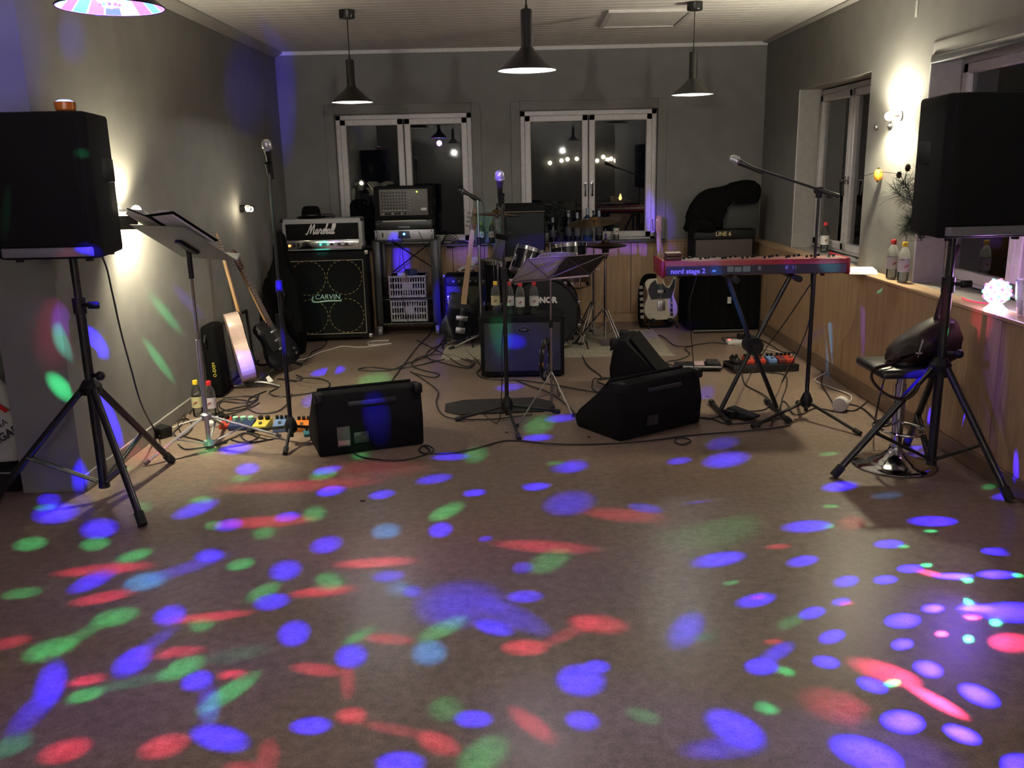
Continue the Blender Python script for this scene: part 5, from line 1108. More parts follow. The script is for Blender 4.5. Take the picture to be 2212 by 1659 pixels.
# ---------------------------------------------------------------- water bottles
lab_y = M('yellow_label', (.55, .52, .28), .6, var=.1, scale=30); lab_p = M('pale_label', (.60, .60, .56), .6, var=.08, scale=30)
def bottle(P, label, cap=red_cap, lab=lab_p, h=.235, fill=.3, grp=None, rz=0.0):
    t = thing('water_bottle', label, 'bottle', P, rz, grp); s = h / .235
    pf = [(.0, .006), (.022, .0), (.030, .004), (.0325, .016), (.032, .06), (.0325, .14), (.0325, .15), (.030, .168), (.022, .190), (.0135, .204), (.0125, .212)]
    MB().lathe([(r_ * s, z * s) for r_, z in pf], 20, cap=False).build('body', pet, t)
    MB().lathe([(.0, .010 * s), (.028 * s, .010 * s), (.0305 * s, .018 * s), (.0305 * s, fill * .2 * s + .02), (0, fill * .2 * s + .02)], 18, cap=False).build('liquid', water, t)
    MB().lathe([(.0332 * s, .062 * s), (.0332 * s, .132 * s)], 20, cap=False).build('label', lab, t)
    e = MB().prism([(-.014, -.012), (-.002, .003), (.016, .010), (.004, -.006)], 0, .001, TR(.0, -.0336 * s, .098 * s) @ FRONT).build('label_mark', M('mark_red', (.30, .05, .05), .6), t)
    MB().lathe([(.0, .208 * s), (.0155 * s, .208 * s), (.0158 * s, .232 * s), (.014 * s, .235 * s), (0, .235 * s)], 16, cap=False).build('cap', cap, t)
    return t
ya = 6.27
zt_ = zt
for (x, lb, cp, l_, dy) in ((1071, 'yellow-capped water bottle with a yellow label on the black combo amplifier', yel_cap, lab_y, .17), (1101, 'red-capped water bottle half hidden by the stand pole on the combo amplifier', red_cap, lab_p, .14),
                            (1124, 'red-capped water bottle at the front edge of the combo amplifier top', red_cap, lab_p, .075), (1154, 'red-capped water bottle before the white drum lettering on the combo amplifier', red_cap, lab_p, .11)):
    p = PY(x, 670, ya + dy); bottle((p.x, ya + dy, zt_ + .001), lb, cp, l_)
bottle(FL(429, 899), 'yellow-capped water bottle on the floor by the grey wall', yel_cap, lab_y, fill=.55)
bottle(FL(458, 901), 'red-capped water bottle on the floor behind the silver music stand', red_cap, M('lilac_label', (.55, .5, .55), .6), fill=.5)
p = FL(1914, 604, ZW); bottle((2.315, p.y + .03, ZW + .001), 'red-capped water bottle on the wooden ledge next to the white papers', red_cap, M('lilac_label', (.55, .5, .55), .6))
bottle((2.315, p.y - .13, ZW + .001), 'yellow-capped water bottle on the wooden ledge by the window corner', yel_cap, M('lilac_label', (.55, .5, .55), .6))
bottle((2.47, 7.02, ZW + .003), 'red-capped water bottle in the deep window niche', red_cap, lab_p)
zs_ = ZW + .015
for x, lb in ((1040, 'greenish-capped small bottle on the dark sill just beside the bass headstock'), (1062, 'greenish-capped small bottle on the dark sill next to the cymbal stand')): p = PY(x, 512, YB - .06); bottle((p.x, YB - .06, zs_), lb, M('green_cap', (.25, .3, .04), .4), lab_p, .19, grp='small bottles on the sill')
p = PY(1331, 510, YB - .06); bottle((p.x, YB - .06, zs_), 'clear water bottle on the sill behind the crash cymbal', white_p, lab_p, .20, .8)
wineg = M('dark_wine_glass', (.006, .008, .010), .12); foil = M('pale_foil', (.30, .32, .40), .35, .4)
for i, (x, h_, lb) in enumerate(((1194, .22, 'short dark bottle on the sill next to the bass cabinet'), (1228, .28, 'tall dark bottle with a pale neck, first on the sill'), (1247, .26, 'dark bottle with a pale neck, in the middle of the sill row'), (1269, .30, 'tallest dark blue bottle in the sill row'), (1294, .275, 'dark bottle with a violet-lit neck at the row end on the sill'))):
    p = PY(x, 512, YB - .05); t = thing('wine_bottle', lb, 'bottle', (p.x, YB - .05, zs_))
    w_ = .036 if i != 3 else .042
    MB().lathe([(0, 0), (w_, 0), (w_, h_ * .62), (w_ * .8, h_ * .70), (.014, h_ * .78), (.013, h_)], 18).build('body', wineg if i != 3 else M('blue_glass', (.01, .03, .07), .15), t)
    MB().lathe([(.0145, h_ * .80), (.0145, h_ + .002), (0, h_ + .002)], 14, cap=False).build('neck_foil', foil, t)
    MB().lathe([(w_ + .001, h_ * .18), (w_ + .001, h_ * .48)], 18, cap=False).build('label', M('dim_label', (.05, .05, .07), .6), t)
# things on the sills of the left window
p = PY(778, 500, YB - .16)
t = thing('duffel_bag', 'black bag heaped on the sill between amplifier head and mixer', 'bag', (p.x, YB - .14, zs_))
def sz(px_, py_): q = PY(px_, py_, YB - .14); return (q.x - p.x, q.z - zs_)
blob([sz(*q) for q in ((757, 512), (757, 470), (758, 440), (766, 432), (780, 432), (788, 446), (808, 440), (815, 470), (815, 512))], -.09, .08, blk_fab, 'bag_body', t, 6, .006, 11)
MB().tube(cr([(-.05, -.08, .20), (-.03, -.12, .27), (.02, -.12, .27), (.05, -.08, .2)]), .008).build('handle', blk, t)
def plant(P, h, n, seed, label, spread=.10, leafl=.12):
    t = thing('potted_plant', label, 'plant', P); rr = random.Random(seed)
    MB().lathe([(0, 0), (.045, 0), (.06, .08), (.063, .085), (.055, .085), (.05, .07), (0, .07)], 18, cap=False).build('pot', M('dark_pot', (.02, .02, .022), .4), t)
    for i in range(n):
        a = rr.uniform(0, 6.28); r_ = rr.uniform(.2, 1) * spread; hh = h * rr.uniform(.55, 1)
        tip = Vector((math.cos(a) * r_, math.sin(a) * r_ * .5, hh))
        st = MB().tube(cr([(0, 0, .07), (tip.x * .3, tip.y * .3, hh * .6), tip]), .0035, 5).build('stem', dark_leaf, t)
        for j in range(2):
            d = Vector((math.cos(a + j * 2.2 - 1), math.sin(a + j * 2.2 - 1) * .5, rr.uniform(-.2, .5))).normalized(); sd = d.cross(Vector((0, 0, 1))).normalized(); L = leafl * rr.uniform(.7, 1.1)
            v = [tip, tip + d * L * .4 + sd * L * .2, tip + d * L, tip + d * L * .4 - sd * L * .2, tip + d * L * .45 + Vector((0, 0, .012))]
            MB().add(v, [(0, 4, 1), (1, 4, 2), (2, 4, 3), (3, 4, 0)]).build('leaf', dark_leaf, t)
    return t
plant((PY(803, 512, YB - .02).x, YB - .035, zs_), .50, 7, 3, 'dark leafy pot plant behind the heaped black bag', .05, .08)
plant((PY(1208, 512, YB - .02).x, YB - .02, zs_ + .0), .33, 12, 5, 'bushy dark pot plant behind the bottles by the bass cabinet', .17, .11)
t = thing('cable_coil', 'black coiled cables lying on the dark sill right of the rack', 'cable', PY(965, 515, YB - .05)); t.location.z = zs_ + .008
for i in range(4): MB().ring((0, 0, 0), .05 + i * .007, .004, 26, 6, TR(i * .012, 0, .006 * i) @ RX(R(25 + i * 12))).build('loop', cable_m, t)
MB().tube(cr([(.05, -.02, 0), (.12, -.03, .02), (.2, -.03, .0), (.26, -.03, .005)]), .006).rbox(.10, .16, -.05, .0, -.005, .02, .006).build('plug', blk, t)
# ---------------------------------------------------------------- pedals
def pedal(P, rz, w_, d_, h_, mat, label, nk=3, knobm=blk, grp=None, switch=True):
    t = thing('effect_pedal', label, 'pedal', P, rz, grp)
    MB().prism([(-d_ / 2, 0), (d_ / 2, 0), (d_ / 2, h_), (-d_ / 2, h_ * .62)], -w_ / 2, w_ / 2, Matrix(((0, 0, 1, 0), (1, 0, 0, 0), (0, 1, 0, 0), (0, 0, 0, 1))), bev=.004).build('case', mat, t)
    for i in range(nk): x = (-.5 + (i + .5) / nk) * w_; MB().cyl((x, d_ * .28, h_ * .9), (x, d_ * .26, h_ + .014), w_ * .36 / max(nk, 2), n=10).build('knob', knobm, t)
    if switch: MB().cyl((0, -d_ * .26, h_ * .68), (0, -d_ * .26, h_ * .82 + .006), .010, n=10).build('footswitch', steel, t)
    return t
def fp(x, y): p = FL(x, y); return (p.x, p.y, .0)
pedal(fp(468, 918), .1, .12, .10, .045, white_p, 'white pedal behind the silver music stand leg', 2)
pedal(fp(496, 921), .0, .09, .13, .045, redp2, 'red pedal next to the white pedal', 2)
pedal(fp(524, 925), .0, .14, .11, .05, navy_p, 'navy pedal with three green-lit knobs', 3, M('green_lit_knob', (.35, .75, .5), .3))  # green light on the knobs is put into their colour
pedal(fp(568, 926), -.1, .085, .125, .055, yellow_p, 'yellow pedal between the navy and the blue one', 2)
pedal(fp(608, 928), .05, .08, .12, .065, blue_p, 'light blue pedal beside the microphone stand foot', 3)
pedal(fp(655, 927), .0, .085, .12, .055, orange_p, 'orange pedal touching the wedge monitor corner', 3)
pedal(fp(664, 941), .3, .04, .06, .03, M('teal_paint', (.02, .12, .14), .4), 'tiny teal pedal in front of the orange one', 1, switch=False)
c = FL(1652, 805); t = thing('pedal_board', 'black pedal board with red and blue pedals on the floor by the ledge', 'pedal board', (c.x, c.y + .12, 0), R(5))
MB().rbox(-.245, .245, -.12, .12, .03, .05, .008).rbox(-.245, .245, -.125, -.105, 0, .055, .006).rbox(-.245, .245, .1, .12, 0, .05, .006).build('frame', blk_met, t)
for i, (x, mm, lb) in enumerate(((-.19, blk_met, 'black pedal at the dark end of the pedal board'), (-.095, redp2, 'red pedal beside the black one on the pedal board'), (-.01, redp2, 'red pedal in the middle of the pedal board'), (.075, blue_p, 'pale blue pedal on the pedal board'), (.15, M('maroon_paint', (.16, .03, .025), .4), 'maroon pedal beside the blue one on the pedal board'), (.21, redp2, 'red pedal at the ledge end of the pedal board'))):
    q = Matrix.Rotation(R(5), 3, 'Z') @ Vector((x, .0, 0)); pedal((c.x + q.x, c.y + .12 + q.y, .0505), R(5), .062, .11, .045, mm, lb, 2)
c = FL(1512, 803); t = thing('pedal_board', 'flat pale multi-effects board lying behind the wedge monitor', 'pedal board', (c.x, c.y + .08, 0), R(-8))
MB().rbox(-.17, .17, -.08, .09, .012, .04, .006).build('case', blk, t); MB().rbox(-.165, .165, -.085, -.07, .030, .042, .003).build('front_edge', silver, t)
MB().rbox(-.03, .045, -.06, .07, .041, .05, .004).build('screen_panel', M('pink_panel', (.45, .33, .33), .4), t)
for i in range(5): MB().cyl((-.14 + i * .022, -.02, .04), (-.14 + i * .022, -.02, .055), .008, n=8).build('footswitch', steel, t)
MB().rbox(.06, .15, -.06, .08, .04, .065, .01).build('expression_pedal', rubber, t)
c = FL(1612, 905); t = thing('sustain_pedal', 'small black sustain pedal between the keyboard stand feet', 'pedal', (c.x - .04, c.y + .05, 0), R(40))
MB().rbox(-.05, .05, -.10, .10, 0, .03, .008).build('base', blk, t); MB().rbox(-.04, .04, -.13, .06, .034, .05, .01, T=RX(R(7))).build('treadle', rubber, t)
c = FL(1090, 876); t = thing('floor_mat', 'long charcoal octagonal mat lying flat under a microphone stand', 'mat', (c.x - .02, c.y - .03, 0), R(3))
MB().prism([(-.36, -.08), (-.27, -.17), (.26, -.16), (.34, -.07), (.33, .06), (.22, .17), (-.24, .17), (-.36, .09)], 0, .012, bev=.004).build('pad', mat_m, t)
# ---------------------------------------------------------------- power bits
c = FL(1818, 890); t = thing('socket_hub', 'white round multi-socket with a black plug on the floor near the bar stool', 'socket', (c.x, c.y + .02, .0), R(-35))
MB().lathe([(0, -.03), (.042, -.03), (.045, -.024), (.045, .024), (.042, .03), (0, .03)], 24, TR(0, 0, .045) @ RX(R(90))).build('housing', white_p, t)
MB().cyl((-.0, .03, .045), (-.0, .075, .045), .03, .024, n=16).build('plug', blk, t)
c = FL(1600, 742); t = thing('power_strip', 'white power strip with a glowing red switch under the corner stack', 'socket', (c.x, c.y, 0), R(14))
MB().rbox(-.13, .13, -.028, .028, 0, .038, .008).build('housing', white_p, t)
for i in range(3): MB().lathe([(.019, .038), (.019, .040), (.015, .040), (.015, .034), (0, .034)], 14, TR(-.06 + i * .06, 0, 0), cap=False).build('outlet', M('outlet_grey', (.3, .29, .28), .5), t)
MB().rbox(-.118, -.095, -.012, .012, .037, .045, .003).build('switch', emis('red_switch', (1, .1, .12), 2.5), t)
for i in range(2): MB().rbox(-.03 + i * .065, .015 + i * .065, -.025, .025, .038, .085, .008).build('adapter', blk, t)
c = FL(347, 945); t = thing('power_adapter', 'chunky black power adapter lying by the skirting at the loudspeaker cable end', 'adapter', (c.x, c.y + .02, 0), R(-35))
MB().rbox(-.055, .055, -.04, .04, 0, .065, .010).build('housing', blk, t); MB().cyl((-.05, .03, .045), (-.09, .06, .05), .014, .008, n=12).build('plug', blk, t)
c = FL(1648, 905, .0); t = thing('cable_box', 'dark junction box tangled in cable by the keyboard stand', 'box', (FL(1585, 902).x + .0, FL(1585, 902).y, 0), R(20))
MB().rbox(-.045, .045, -.035, .035, 0, .05, .01).build('housing', blk, t); MB().cyl((.04, 0, .03), (.075, .0, .028), .012, n=10).build('plug', blk, t)
c = FL(586, 834); t = thing('paper_tag', 'small white paper tag among the cables below the guitars', 'paper', (c.x, c.y, .03), rot=(R(50), R(-20), R(30))); MB().prism([(-.02, 0), (.02, 0), (.012, .05), (-.012, .05)], 0, .002).build('tag_sheet', paper, t)
# ---------------------------------------------------------------- cables on the floor
def cable(pts, label, mat=cable_m, r=.0042, wall=None, cat='cable', k=7):
    P = []
    for i, q in enumerate(pts):
        if len(q) == 3 and isinstance(q, (Vector,)): P.append(q)
        else: p = FL(q[0], q[1], .0048 + .0022 * (i % 3)); P.append(p)
    o = MB().tube(cr(P, k), r, 6).build('cable', mat); return tag(o, label, cat)
V = Vector
cable([(915, 962), (928, 972), (920, 980), (905, 972), (918, 962), (935, 968), (930, 978), (880, 992), (830, 994), (775, 985), (752, 965)], 'black cable curling from the labelled wedge monitor towards the floor')
cable([(925, 980), (980, 978), (1030, 968), (1085, 953), (1122, 952), (1180, 958), (1260, 960), (1340, 957), (1400, 952), (1470, 943), (1540, 936), (1620, 930), (1690, 922), (1708, 915), (1690, 905), (1650, 912), (1640, 922)], 'long black cable running across the floor between the wedge monitors')
cable([(1462, 946), (1458, 955), (1475, 960), (1492, 953), (1480, 946), (1462, 946)], 'small black cable loop before the tapering wedge monitor')
cable([(830, 845), (870, 790), (905, 745), (925, 725), (940, 700)], 'black cable running straight from the labelled monitor to the bass stand')
cable([(960, 730), (930, 765), (880, 785), (840, 800), (785, 800), (775, 797), (800, 793), (850, 797), (900, 790), (950, 778), (985, 772), (1020, 785), (1010, 795), (960, 785), (920, 770), (940, 750), (990, 735), (1010, 742)], 'tangled black cable loops on the floor left of the rug')
cable([(900, 735), (950, 760), (1000, 790), (1025, 783), (990, 770), (940, 765), (900, 775), (890, 790), (915, 800), (948, 808), (935, 815), (900, 808), (887, 803), (915, 820), (945, 845), (942, 870), (955, 895), (990, 905), (1060, 905), (1110, 900), (1150, 895)], 'black cable winding from the tangle past the charcoal mat')
cable([(985, 745), (1010, 760), (1038, 790), (1030, 805), (1040, 815), (1075, 820), (1130, 822), (1200, 832), (1290, 848)], 'black cable passing under the front of the bottle-topped amplifier')
cable([(1110, 820), (1150, 835), (1190, 850), (1230, 880), (1262, 920)], 'black cable slanting from the bottle-topped amplifier to a wedge monitor')
cable([(1245, 770), (1255, 765), (1270, 790), (1298, 812), (1300, 820), (1283, 818), (1280, 840), (1300, 850)], 'black cable zigzagging off the front of the rug')
cable([(1302, 818), (1330, 820), (1342, 830), (1320, 834), (1292, 825), (1300, 816), (1340, 817)], 'black cable loop beside the monitor on the rug edge')
cable([(1395, 722), (1430, 726), (1455, 745), (1480, 748), (1500, 746), (1480, 752), (1490, 765), (1470, 776), (1440, 782), (1460, 790), (1500, 785), (1530, 788)], 'thin black cable looping between cream guitar and the flat effects board')
cable([(1500, 745), (1540, 740), (1570, 742), (1560, 730), (1590, 728), (1640, 733), (1665, 745), (1690, 760), (1720, 762)], 'thin dark cable along the corner stack base')
cable([(1530, 905), (1550, 900), (1600, 890), (1650, 885), (1665, 868), (1645, 850), (1610, 830), (1602, 800)], 'black cable running up to the red pedal board')
cable([(1512, 902), (1540, 905), (1570, 915), (1630, 912), (1660, 905), (1700, 900)], 'black cable between monitor and keyboard stand feet')
cable([(1665, 920), (1680, 890), (1690, 868), (1700, 872), (1712, 892), (1730, 895), (1760, 882), (1800, 888)], 'black cable arching behind the boom stand foot')
cable([(1620, 803), (1690, 808), (1700, 830), (1690, 860), (1686, 885)], 'thin black cable from the pedal board towards the keyboard stand')
cable([(1770, 790), (1790, 800), (1772, 812), (1760, 822), (1790, 835), (1830, 850), (1840, 862), (1826, 876)], 'white cable curving from the ledge foot to the round socket', cable_w, .005)
cable([(1570, 735), (1590, 745), (1640, 750), (1700, 765), (1745, 770), (1770, 790)], 'white cable from the power strip along the ledge foot', cable_w, .005)
cable([(1776, 798), (1776, 815), (1775, 830), (1790, 855), (1800, 872), (1808, 885)], 'black cable dropping from the ledge foot to the round socket')
cable([(1826, 886), (1850, 885), (1895, 855), V((1.95, 4.6, .12)), V((1.90, 4.40, .40)), V((1.92, 4.26, .56))], 'black cord rising from the round socket to the bag on the stool')
cable([(1830, 872), (1860, 880), (1885, 900), (1900, 920), (1925, 915), (1910, 905), (1885, 915), (1900, 935)], 'thin black cable coil behind the stool')
cable([(840, 735), (800, 738), (800, 745), (845, 742), (780, 750), (740, 748), (715, 755), (690, 762), (660, 775), (625, 780)], 'white cable trailing along the foot of the four-speaker cabinet', cable_w, .0055)
cable([(640, 785), (660, 780), (675, 760), (700, 748), (712, 720)], 'thin dark cable in front of the four-speaker cabinet')
cable([(640, 816), (690, 818), (712, 828), (700, 842), (650, 852), (600, 856), (582, 848), (600, 838)], 'black cable loop on the floor right of the guitars')
cable([(640, 810), (652, 815), (645, 822), (620, 820), (600, 818), (640, 824)], 'small black cable loop next to the tall microphone stand')
cable([(560, 850), (550, 865), (520, 870), (480, 868), (475, 880), (500, 888), (535, 880), (540, 868), (500, 862), (470, 870), (480, 895), (530, 885), (560, 870)], 'tangled black cable loops between bottles and guitars')
cable([(575, 845), (540, 860), (535, 880), (560, 893), (600, 888), (622, 870), (630, 850)], 'black cable ring beside the tall microphone stand')
cable([(480, 860), (520, 856), (555, 858), (545, 872), (505, 882), (478, 890), (470, 905)], 'black cable passing behind the red-capped floor bottle')
cable([(370, 905), (385, 895), (400, 900), (390, 920), (375, 935), (390, 945), (415, 925), (405, 905), (385, 912), (395, 940), (430, 950), (460, 960), (490, 955)], 'nest of black cables by the skirting under the music stand')
cable([(385, 960), (400, 970), (430, 968), (460, 962), (505, 945), (530, 935), (560, 945), (580, 950)], 'black cable lying before the silver music stand foot')
cable([(500, 950), (520, 955), (545, 952), (560, 940), (540, 935), (520, 940), (540, 955), (590, 948)], 'black cable loops in front of the coloured pedals')
cable([(372, 925), (395, 915), (430, 905)], 'pale cable under the black nest by the skirting', cable_w, .006)
cable([(600, 925), (640, 930), (670, 928)], 'short black cable joining blue and orange pedals')
cable([(410, 895), (418, 880), (440, 868), (455, 875)], 'thin cable bending past the floor bottles')
sp0 = Vector((SL.x + .17, SL.y + .17, 1.12))
tag(MB().tube(cr([V((-1.87, 4.06, 1.17)), V((-1.872, 4.12, 1.08)), PX(244, 640, -1.92), PX(262, 720, -1.95), PX(284, 800, -1.98), PX(306, 875, -1.99), FL(338, 935, .03), FL(345, 942, .05)], 7), .0048, 6).build('loudspeaker_cable', cable_m), 'black cable hanging from the loudspeaker down to the power adapter', 'cable')
tag(MB().tube(cr([PX(1855, 620, XW - .006), PX(1850, 660, XW - .006), PX(1842, 700, XW - .006), PX(1815, 745, XW - .006), PX(1790, 770, XW - .006)], 6), .0018, 6).build('wire', M('beige_wire', (.45, .34, .22), .6)), 'thin pale wire hanging down the wooden panelling', 'wire')
tag(MB().tube(cr([(K0.x + .33, ky + .03, K0.z), (K0.x + .335, ky + .04, K0.z - .3), (K0.x + .28, ky + .3, .15), FL(1715, 762, .006)], 7), .0035, 6).build('keyboard_cable', cable_m), 'thin black cable hanging from the red keyboard behind the boom stand', 'cable')
tag(MB().tube(cr([PY(1750, 615, 5.16), PY(1700, 690, 5.3), PY(1650, 760, 5.5), FL(1620, 812, .006)], 7), .0035, 6).build('slanting_cable', cable_m), 'black cable slanting from the boom stand to the pedal board', 'cable')
tag(MB().tube(cr([(K0.x - .33, ky + .02, K0.z - .002), (K0.x - .36, ky + .05, K0.z - .16), (K0.x - .33, ky + .15, K0.z - .32), (K0.x - .20, ky + .5, .02), (K0.x - .12, ky + .55, .006)], 7), .003, 6).build('keyboard_cable', cable_m), 'thin black cable bowing below the lettered end of the red keyboard', 'cable')
for i, (x0_, y0_, x1_, y1_) in enumerate(((868, 512, 878, 600), (905, 500, 960, 610), (848, 515, 850, 640), (870, 640, 890, 720))): tag(MB().tube(cr([PY(x0_, y0_, RY0 - .03), PY((x0_ + x1_) / 2 - 3, (y0_ + y1_) / 2, RY0 - .03), PY(x1_, y1_, RY0 - .025)], 6), .0028, 6).build('rack_cable', cable_m), ['thin black cable hanging in front of the rack crates', 'thin black cable slanting off the mixer rack towards the sill panelling', 'thin black cable hanging at the rack post', 'thin black cable low before the bottom crate'][i], 'cable')
# ---------------------------------------------------------------- ledge and window side
p = FL(1866, 588, ZW); t = thing('paper_sheet', 'bright white sheets overhanging the wooden ledge at the keyboard end', 'paper', (2.29, p.y + .02, ZW + .002), R(70)); sheet(-.16, .14, -.08, .09, .012, 0).build('page', paper, t); sheet(-.13, .15, -.06, .10, .02, .006, RZ(R(12))).build('page', paper, t)
p = FL(1795, 556, ZW); t = thing('paper_sheet', 'white sheets lying flat in the deep window niche', 'paper', (2.40, 6.55, ZW + .004), R(80)); sheet(-.20, .20, -.12, .11, .008, 0).build('page', paper, t)
lp = PX(1897, 378, XR - .03)
t = thing('orange_lantern', 'small glowing orange lantern strung on the wall under the wall lamp', 'lantern', lp)
MB().lathe([(.004, -.036), (.018, -.030), (.026, -.012), (.026, .012), (.018, .030), (.004, .036)], 16).build('globe', M('orange_shade', (.75, .28, .03), .5, emit=(1, .35, .02), es=.25), t)
MB().lathe([(.007, -.046), (.008, -.036)], 10).lathe([(.007, .036), (.007, .046)], 10).build('cap', brass, t)
tag(MB().tube(cr([PX(1852, 384, XR - .01), PX(1880, 376, XR - .014), PX(1897, 371, XR - .03), PX(1930, 374, XR - .03), PX(1965, 378, XR - .05)], 5), .0022, 6).build('string', cable_m), 'dark string carrying the small orange lantern', 'string')
pb = PX(1975, 430, XR - .13)
t = thing('pine_branch', 'dark pine branch with two cones hanging beside the loudspeaker', 'branch', pb)
def pz_(x, y, dx=0): q = PX(x, y, XR - .13 + dx); return q - pb
twigs = [[(1990, 520), (1975, 460), (1962, 410), (1950, 395)], [(1975, 455), (1985, 410), (1990, 380)], [(1968, 430), (1950, 425), (1935, 410)], [(1980, 470), (1965, 475), (1958, 490)], [(1985, 500), (1965, 495), (1950, 500)]]
br = MB(); nd = MB(); rr = random.Random(4)
for tw in twigs:
    P = cr([pz_(*q, rr.uniform(-.02, .02)) for q in tw], 6); br.tube(P, .003, 5)
    for i in range(1, len(P)):
        u = (P[i] - P[i - 1]).normalized()
        for j in range(15):
            d = Vector((rr.uniform(-1, 1), rr.uniform(-1, 1), rr.uniform(-1, 1))).normalized() * .8 + u * .7; d.normalize(); a = P[i].lerp(P[i - 1], rr.random()); L = rr.uniform(.05, .095)
            nd.cyl(a, a + d * L, 0.0013, .0005, n=3, cap=False)
br.build('twig', M('twig_brown', (.05, .03, .018), .8), t); o = nd.build('needles', pine_m, t); o['kind'] = 'stuff'
for q in ((1942, 377), (1961, 362)):
    c0 = pz_(*q); MB().lathe([(.003, -.022), (.014, -.016), (.010, -.011), (.018, -.006), (.013, 0), (.017, .006), (.010, .012), (.012, .016), (.002, .022)], 9, TR(*c0)).build('pine_cone', M('cone_brown', (.035, .02, .014), .8), t)
tag(MB().tube(cr([PX(1992, 440, XR - .05), PX(1960, 424, XR - .05), PX(1920, 430, XR - .03), PX(1898, 445, XR - .012)], 5), .0012, 5).build('string', cable_m), 'fine loose string trailing left from the pine branch', 'string')
t = thing('disco_ball_lamp', 'glowing colour-throwing ball lamp on the window ledge behind the loudspeaker stand', 'lamp', (D2.x, D2.y, ZW + .002))
MB().lathe([(0, 0), (.05, 0), (.052, .008), (.040, .018), (.030, .03), (0, .03)], 24, cap=False).build('base', emis('lamp_base_glow', (1, .55, .9), 12), t)
zc_ = D2.z - ZW
MB().ball((0, 0, zc_), .058, 24, 14).build('dome', emis('dome_glow', (.95, .75, 1), 9), t)
le = [emis('ball_red', (1, .03, .08), 16), emis('ball_green', (.05, 1, .3), 12), emis('ball_blue', (.06, .04, 1), 20)]
ln = MB().ball((0, 0, 0), .009, 8, 6); lm = [None] * 3
for i in range(46):
    ph = math.acos(1 - 2 * (i + .5) / 46); th = i * 2.39996
    d = Vector((math.sin(ph) * math.cos(th), math.sin(ph) * math.sin(th), math.cos(ph)))
    if d.z < -.6: continue
    k = i % 3
    if lm[k] is None: o = MB().ball((0, 0, 0), .0085, 8, 6).build('lens', le[k], t); lm[k] = o.data
    else: o = bpy.data.objects.new('lens', lm[k]); COL.objects.link(o); o.parent = t
    o.location = Vector((0, 0, zc_)) + d * .058
tag(MB().tube(cr([(2.33, 4.55, ZW + .006), (2.30, 4.40, ZW + .012), (2.345, 4.32, ZW + .008), (2.30, 4.25, ZW + .008), (2.29, 4.20, ZW + .008)], 6), .004, 6).build('led_wire', M('red_wire', (.5, .03, .08), .4, emit=(1, .05, .15), es=.6)), 'red glowing wire lying on the ledge behind the ball lamp', 'wire')
t = thing('glass_vase', 'clear angular glass on the ledge at the edge of the ball lamp glow', 'glass', (2.33, 3.98, ZW + .002))
MB().lathe([(.03, 0), (.045, .09), (.05, .17), (.047, .17), (.042, .09), (.026, .008), (0, .008)], 8, cap=False).build('bowl', pet, t)
# top of the right wall: a strip of peeling tape
o = MB().rbox(XR - .004, XR + .0, 5.44, 5.47, 2.28, 2.37, .001, 1).build('tape_strip', white_p); tag(o, 'short pale strip of tape on the wall above the wall lamp', 'tape')
# ---------------------------------------------------------------- left alcove: printed bag
P = PY(14, 945, 4.20); t = thing('carrier_bag', 'white printed carrier bag with red and black letters leaning by the wall end', 'bag', (P.x - .03, 4.22, .12), rot=(R(-10), R(-18), R(4)))
blob([(-.19, 0), (-.20, .2), (-.18, .40), (-.05, .42), (.10, .41), (.155, .36), (.165, .2), (.16, 0)], -.07, .07, M('bag_white', (.55, .53, .53), .45, var=.05), 'bag_body', t, 6, .004, 21)
bb = lambda x, z, a: TR(x, -.086, z) @ RX(R(88)) @ RZ(R(a))
text('red_print', 'ICA', M('bag_red', (.50, .01, .015), .5), t, .15, bb(.02, .245, 12), .001, bold=.004)
text('black_print', 'ORNA', M('bag_black', (.02, .02, .02), .5), t, .045, bb(.06, .165, 12), .001)
text('black_print', 'ALLA DAGAR', MATS['bag_black'], t, .055, bb(.0, .095, 12), .001, bold=.0015)
MB().tube(cr([(-.06, -.02, .40), (-.05, -.03, .50), (.03, -.03, .50), (.05, -.02, .40)]), .004, 6, flat=.012).build('handle', MATS['bag_white'], t)
c = FL(20, 1078); t = thing('equipment_case', 'low black equipment case on the floor beneath the printed carrier bag', 'case', (-2.66, 4.19, 0))
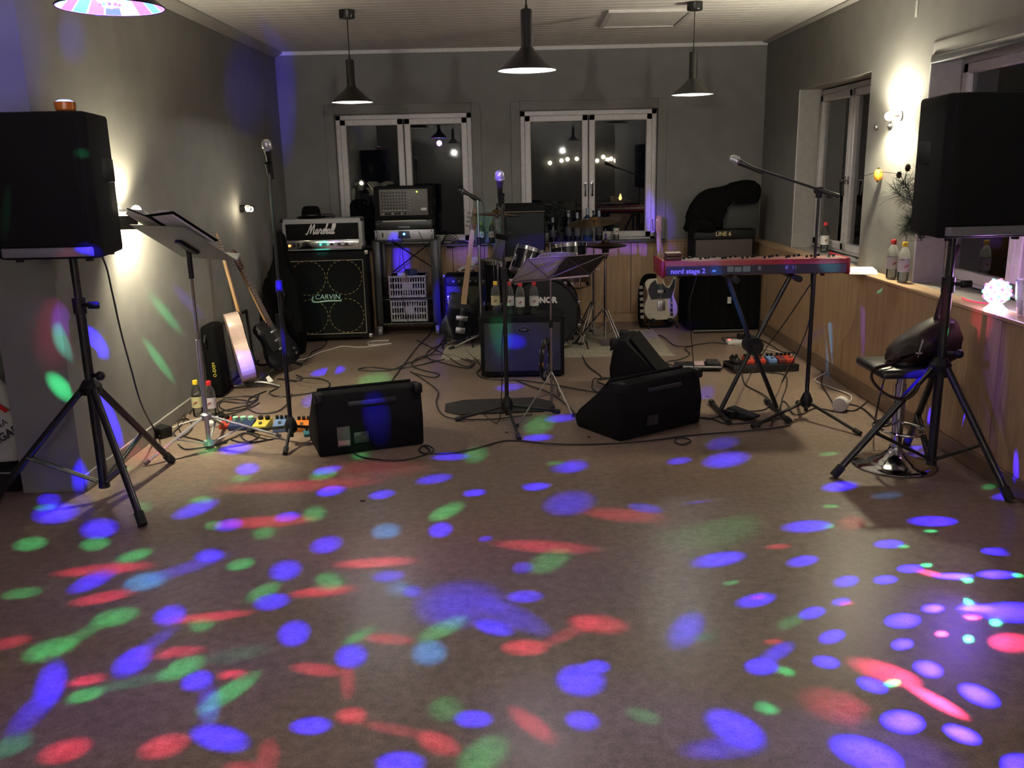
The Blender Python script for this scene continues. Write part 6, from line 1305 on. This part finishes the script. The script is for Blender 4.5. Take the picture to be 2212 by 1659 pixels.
MB().rbox(-.22, .24, -.10, .20, 0, .125, .02).build('case_body', blk_soft, t); MB().rbox(-.03, .07, -.115, -.098, .05, .08, .006).build('handle', blk, t); MB().rbox(-.22, .24, -.103, -.097, .095, .103, .002, 1).build('lid_seam', steel, t)
# ---------------------------------------------------------------- lights at the rear of the room, mirrored in the window glass
t = thing('light_garland', 'string of small warm bulbs on the rear wall of the hall', 'lights', (0, YF + .06, 0))
bl = []
for (x, y) in ((1188, 352), (1213, 347), (1226, 344), (1246, 343), (1290, 347), (1303, 339), (1312, 345), (1320, 343), (1330, 347)):
    q = PY(x, y, 2 * (YB + .065) - (YF + .06)); bl.append(Vector((q.x, 0, q.z)))
MB().tube(cr([p + Vector((0, -.03, .03)) for p in bl], 4), .004, 5).build('wire', cable_m, t)
for p in bl: MB().ball(p, .045, 10, 7).build('bulb', emis('garland_bulb', (1, .88, .66), 26), t)
q = PY(1340, 431, 2 * (YB + .065) - 1.6)
t = thing('side_table', 'small dark wooden table near the rear wall', 'table', (q.x, 1.6, 0)); zt2 = q.z - .06
MB().rbox(-.3, .3, -.3, .3, zt2 - .03, zt2, .006).build('table_top', rosew, t)
for sx in (-1, 1):
    for sy in (-1, 1): MB().cyl((sx * .26, sy * .26, 0), (sx * .26, sy * .26, zt2 - .02), .02).build('leg', rosew, t)
t = thing('candle', 'lit candle on the small dark table near the rear wall', 'candle', (q.x, 1.6, zt2))
MB().cyl((0, 0, 0), (0, 0, .05), .04).build('wax', cream, t); MB().lathe([(.01, .05), (.03, .075), (.018, .12), (.003, .16)], 10).build('flame', emis('flame', (1, .62, .2), 18), t)
tag(MB().ball((FL(1094, 935).x, FL(1094, 935).y, .004), .006, 8, 5, (1.4, 1, .6)).build('floor_crumb', blk), 'tiny black crumb on the floor by the charcoal mat', 'crumb')
tag(MB().ball((FL(1272, 945).x, FL(1272, 945).y, .005), .009, 8, 5, (1, 1.2, .6)).build('floor_crumb', rosew), 'small dark red crumb on the floor before the tapering monitor', 'crumb')
tag(MB().ball((FL(784, 1083).x, FL(784, 1083).y, .003), .009, 8, 5, (1.6, .7, .4)).build('floor_crumb', blk), 'flat dark crumb alone on the dance floor', 'crumb')
